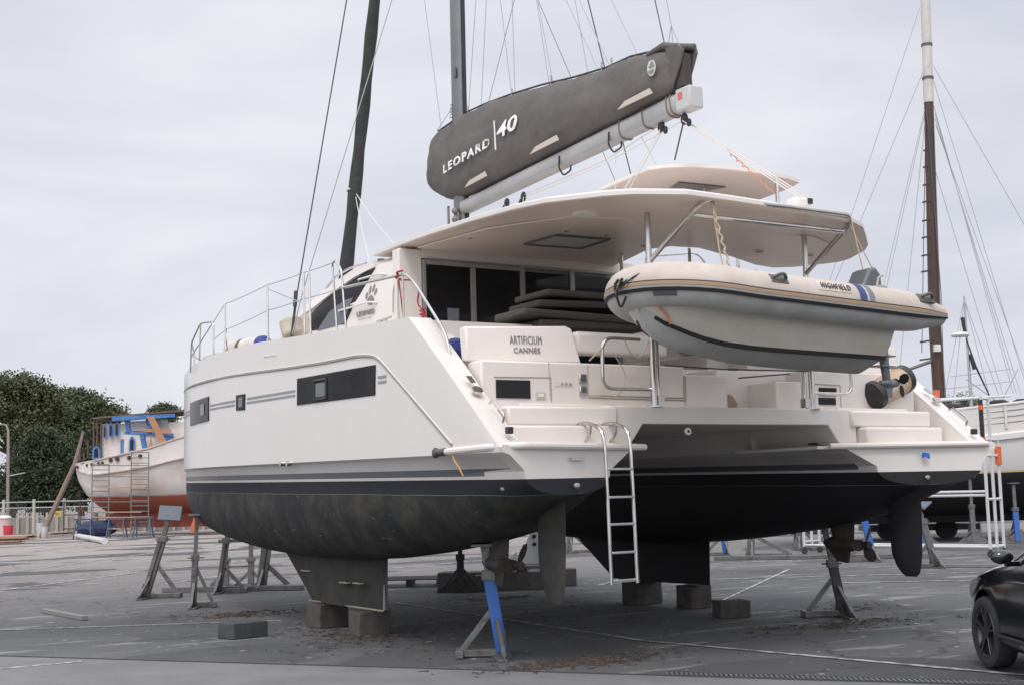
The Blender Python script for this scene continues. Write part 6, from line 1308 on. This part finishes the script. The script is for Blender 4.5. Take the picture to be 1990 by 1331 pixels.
# leaning pole and stair frame
t = tag(obj('leaning_pole', tube(NB(), [tuple(far(80, -.5)), tuple(far(145, .3)+Vector((0, 0, 3.6))), tuple(far(160, .8)+Vector((0, 0, 5.2)))], [.13, .12, .06], 8), mat('grey_brown_pole', (.20, .15, .12), .9)), 'long grey-brown timber pole leaning against the stern of the wooden boat', 'pole')
t = thing('stair_frame', 'rusty metal frame gate standing by the fence left of the wooden boat', 'gate', tuple(far(140, 2)), CAMAZ)
bm = NB()
for x in (-.42, .42): tube(bm, [(x, 0, 0), (x, 0, 1.75)], .04, 6)
for z in (.35, 1.05, 1.7): tube(bm, [(-.42, 0, z), (.42, 0, z)], .03, 6)
obj('frame', bm, mat('rusty_brown', (.13, .06, .04), .8), t)
# boundary wall + fence
t = thing('boundary_wall', 'low beige concrete panel wall along the back of the yard at left', 'wall', (0, 0, 0)); bw = [far(-260, 9), far(620, 9)]
bm = NB(); beam(bm, bw[0]+Vector((0, 0, .45)), bw[1]+Vector((0, 0, .45)), .15, .9); obj('panel', bm, mat('beige_panel', (.33, .30, .26), .9, col2=(.26, .24, .21), scale=1.5), t, 0)
bm = NB(); k = 0
while k < 46: p = far(-250+k*19, 8.8); box(bm, p.x-.06, p.x+.06, p.y-.06, p.y+.06, 0, 1.15); k += 1
obj('pilasters', bm, mat('pale_post', (.45, .42, .38), .9), t, 0)
t = thing('chain_fence', 'galvanised post and rail mesh fence in front of the trees at left', 'fence', (0, 0, 0))
bm = NB()
for z in (1.45, 1.75): tube(bm, [far(-260, 4)+Vector((0, 0, z)), far(178, 4)+Vector((0, 0, z))], .03, 6)
obj('rail', bm, ALU, t)
for px in (-60, 7, 66, 125, 180):
    bm = NB(); p = far(px, 4); tube(bm, [p, p+Vector((0, 0, 1.9))], .075, 8); obj('post', bm, mat('pale_post', (.45, .42, .38), .9), t)
bm = NB(); p0, p1 = far(-100, 4), far(178, 4)
for k in range(70): a = p0.lerp(p1, k/70); b = p0.lerp(p1, min(1, (k+2.2)/70)); tube(bm, [a+Vector((0, 0, .05)), b+Vector((0, 0, 1.5))], .006, 3); tube(bm, [a+Vector((0, 0, 1.5)), b+Vector((0, 0, .05))], .006, 3)
obj('mesh', bm, mat('mesh_wire', (.25, .25, .24), .6), t)
p = far(112, 3.9); bm = NB(); box(bm, -.2, .2, -.02, .02, .95, 1.25); sgn = tag(obj('fence_sign', bm, mat('yellow_sign', (.55, .42, .08), .6), None, 0, .005), 'small yellow notice fixed on the mesh fence', 'sign'); sgn.location = tuple(p); sgn.rotation_euler = (0, 0, CAMAZ)
bm = NB(); box(bm, -.14, .14, -.026, -.021, 1.12, 1.15); box(bm, -.1, .1, -.026, -.021, 1.04, 1.08); obj('sign_mark', bm, DGREY, sgn, 0)
# street lamp
p = far(16, 7); t = thing('street_lamp', 'plain concrete street lamp in front of the trees at far left', 'street lamp', (p.x, p.y, 0), CAMAZ)
bm = NB(); tube(bm, arc_pts([(0, 0, 0), (-.05, 0, 5.6), (-.7, 0, 6.0)], .5), [.12]*3+[.09]*5, 8) if False else tube(bm, [(0, 0, 0), (-.04, 0, 3), (-.07, 0, 5.7), (-.2, 0, 6.0), (-.5, 0, 6.05)], [.10, .085, .07, .05, .04], 8); obj('pole', bm, mat('concrete_pole', (.24, .23, .21), .8), t)
bm = NB(); tube(bm, [(-.45, 0, 6.05), (-.6, 0, 6.05), (-.9, 0, 6.02)], [.06, .10, .07], 10); obj('lamp_head', bm, ALU, t)
bm = NB(); tube(bm, [(0, 0, 3.2), (.9, 0, 3.35)], .03, 6); obj('arm', bm, ALU, t)
# trees
import numpy as np
def tree(name, lab, pos, crown, trunk_h, tr_r, leafm, barkm, nleaf, leaf, seed, squash=1., group=None):
    """crown = list of (dx, dy, z, rx, rz) clumps"""
    rng = np.random.default_rng(seed); t = thing(name, lab, 'tree', pos, CAMAZ, group)
    bm = NB(); tube(bm, [(0, 0, 0), (.1, 0, trunk_h*.4), (0, .1, trunk_h)], [tr_r, tr_r*.8, tr_r*.6], 10)
    for dx, dy, z, rx, rz in crown: tube(bm, [(0, 0, trunk_h*.8), (dx*.5, dy*.5, (trunk_h*.8+z)/2), (dx, dy, z)], [tr_r*.4, tr_r*.25, tr_r*.08], 6)
    obj('trunk', bm, barkm, t)
    cc = []; tot = sum(c[3]**2*c[4] for c in crown)
    for dx, dy, z, rx, rz in crown:
        m = max(30, int(nleaf/26*rx*rx*rz/tot)); d = rng.normal(size=(m, 3)); d /= np.linalg.norm(d, axis=1)[:, None]; r = rng.uniform(.35, 1.12, m)[:, None]
        c = d*r*np.array([rx, rx, rz])+np.array([dx, dy, z]); cc.append(c)
    cc = np.concatenate(cc); n = 26; L_ = len(cc)*n
    c = np.repeat(cc, n, 0)+rng.normal(size=(L_, 3))*np.array([leaf*2.4, leaf*2.4, leaf*1.5]); a = rng.normal(size=(L_, 3)); a /= np.linalg.norm(a, axis=1)[:, None]; b = np.cross(a, rng.normal(size=(L_, 3))); b /= np.linalg.norm(b, axis=1)[:, None]
    s = leaf*rng.uniform(.5, 1.1, L_)[:, None]; V = np.stack([c-a*s, c+b*s*.55, c+a*s, c-b*s*.55], 1).reshape(-1, 3)
    me = bpy.data.meshes.new('crown'); me.vertices.add(len(V)); me.vertices.foreach_set('co', V.ravel()); me.loops.add(L_*4); me.loops.foreach_set('vertex_index', np.arange(L_*4)); me.polygons.add(L_); me.polygons.foreach_set('loop_start', np.arange(L_)*4); me.polygons.foreach_set('loop_total', np.full(L_, 4)); me.update(calc_edges=True)
    me.materials.append(leafm); o = link(bpy.data.objects.new('crown', me)); o.parent = t; return t
LF1 = mat('pine_foliage', (.040, .052, .024), .7, col2=(.115, .125, .05), scale=.8, lo=.4, hi=.62); LF2 = mat('oak_foliage', (.045, .060, .028), .7, col2=(.10, .115, .045), scale=.8, lo=.4, hi=.62); LF3 = mat('dark_foliage', (.024, .036, .02), .75, col2=(.05, .07, .03), scale=1.)
BARK = mat('bark', (.07, .055, .045), .9, col2=(.045, .038, .03), scale=6, bump=.01, bscale=10)
def grove(name, lab, D, px0, clumps, leafm, nleaf, leaf, seed, tr=.3):
    """tree drawn at true size for its distance D (metres): clump list in plan-drawing units"""
    k = D/2567; base = Vector((-9.37, -10.08, 0))+FW*D*.994+RW*(px0-995)*k; cl = []
    for px, py, r, q in clumps: cl.append(((px-px0)*k, random.uniform(-1, 1)*r*k*.4, 1.68+(979-.0245*px-py)*k, r*k, r*q*k))
    return tree(name, lab, (base.x, base.y, 0), cl, max(1., min(c[2] for c in cl)), tr, leafm, BARK, nleaf, leaf, seed)
random.seed(21)
grove('pine_tree', 'large spreading green pine tree at the far left edge', 84, 35, [(-60, 790, 42, .8), (-20, 775, 36, .7), (18, 757, 30, .8), (55, 752, 30, .75), (92, 768, 28, .8), (38, 795, 40, .6), (85, 808, 34, .7), (0, 822, 34, .6), (120, 800, 24, .8), (-40, 850, 36, .7), (60, 842, 30, .6)], LF1, 36000, .14, 1, .36)
grove('pine_tree', 'rounded green pine tree second from the left, behind the leaning pole', 92, 165, [(136, 782, 24, .8), (160, 778, 22, .8), (188, 792, 24, .8), (214, 802, 20, .7), (236, 806, 14, .7), (170, 812, 32, .7), (205, 828, 26, .7), (140, 830, 28, .8), (180, 850, 30, .8), (222, 850, 22, .8)], LF2, 26000, .14, 2, .34)
grove('cypress_bush', 'very dark dense bushy tree behind the mesh fence', 78, 100, [(72, 890, 32, 1.1), (98, 868, 34, 1.1), (126, 886, 28, 1.2), (60, 930, 34, 1), (100, 925, 42, 1), (138, 930, 32, 1.1), (85, 965, 40, .7), (125, 965, 36, .7)], LF3, 34000, .12, 4, .2)
grove('dark_shrub', 'dark low shrub mass at the left edge behind the fence', 80, 5, [(-50, 930, 34, 1), (-15, 925, 22, 1), (18, 945, 20, 1), (-30, 965, 34, .7), (20, 968, 32, .6), (48, 955, 20, .9)], LF3, 18000, .12, 5, .15)
grove('dark_shrub', 'dark shrub mass behind the stern of the wooden boat', 82, 175, [(160, 900, 24, 1.3), (165, 860, 18, 1.2), (190, 890, 26, 1.2), (175, 940, 30, 1), (210, 930, 28, 1), (240, 950, 32, .8)], LF3, 24000, .12, 6, .15)
grove('pine_tree', 'small distant tree top showing above the wooden boat roof', 105, 325, [(313, 800, 9, .6), (326, 794, 10, .6), (340, 799, 9, .6), (326, 812, 18, .7)], LF2, 9000, .11, 7, .2)
pr = Vector((-9.37, -10.08, 0))+ (Vector((.5171, .8555, 0))*62+RW*(1868-995)/2567*62)
tree('distant_tree', 'small grey-green tree far off, right of the schooner mast', (pr.x, pr.y, 0), [(-.5, 0, 5.1, .22, .4), (-.15, 0, 4.9, .2, .35), (.25, 0, 5.25, .3, .45), (.6, 0, 5.15, .25, .4), (0, 0, 4.5, .7, .4), (-.75, 0, 4.8, .2, .4)], 4, .12, mat('hazy_foliage', (.09, .12, .08), .8, col2=(.13, .15, .10), scale=1.), BARK, 5000, .06, 9)
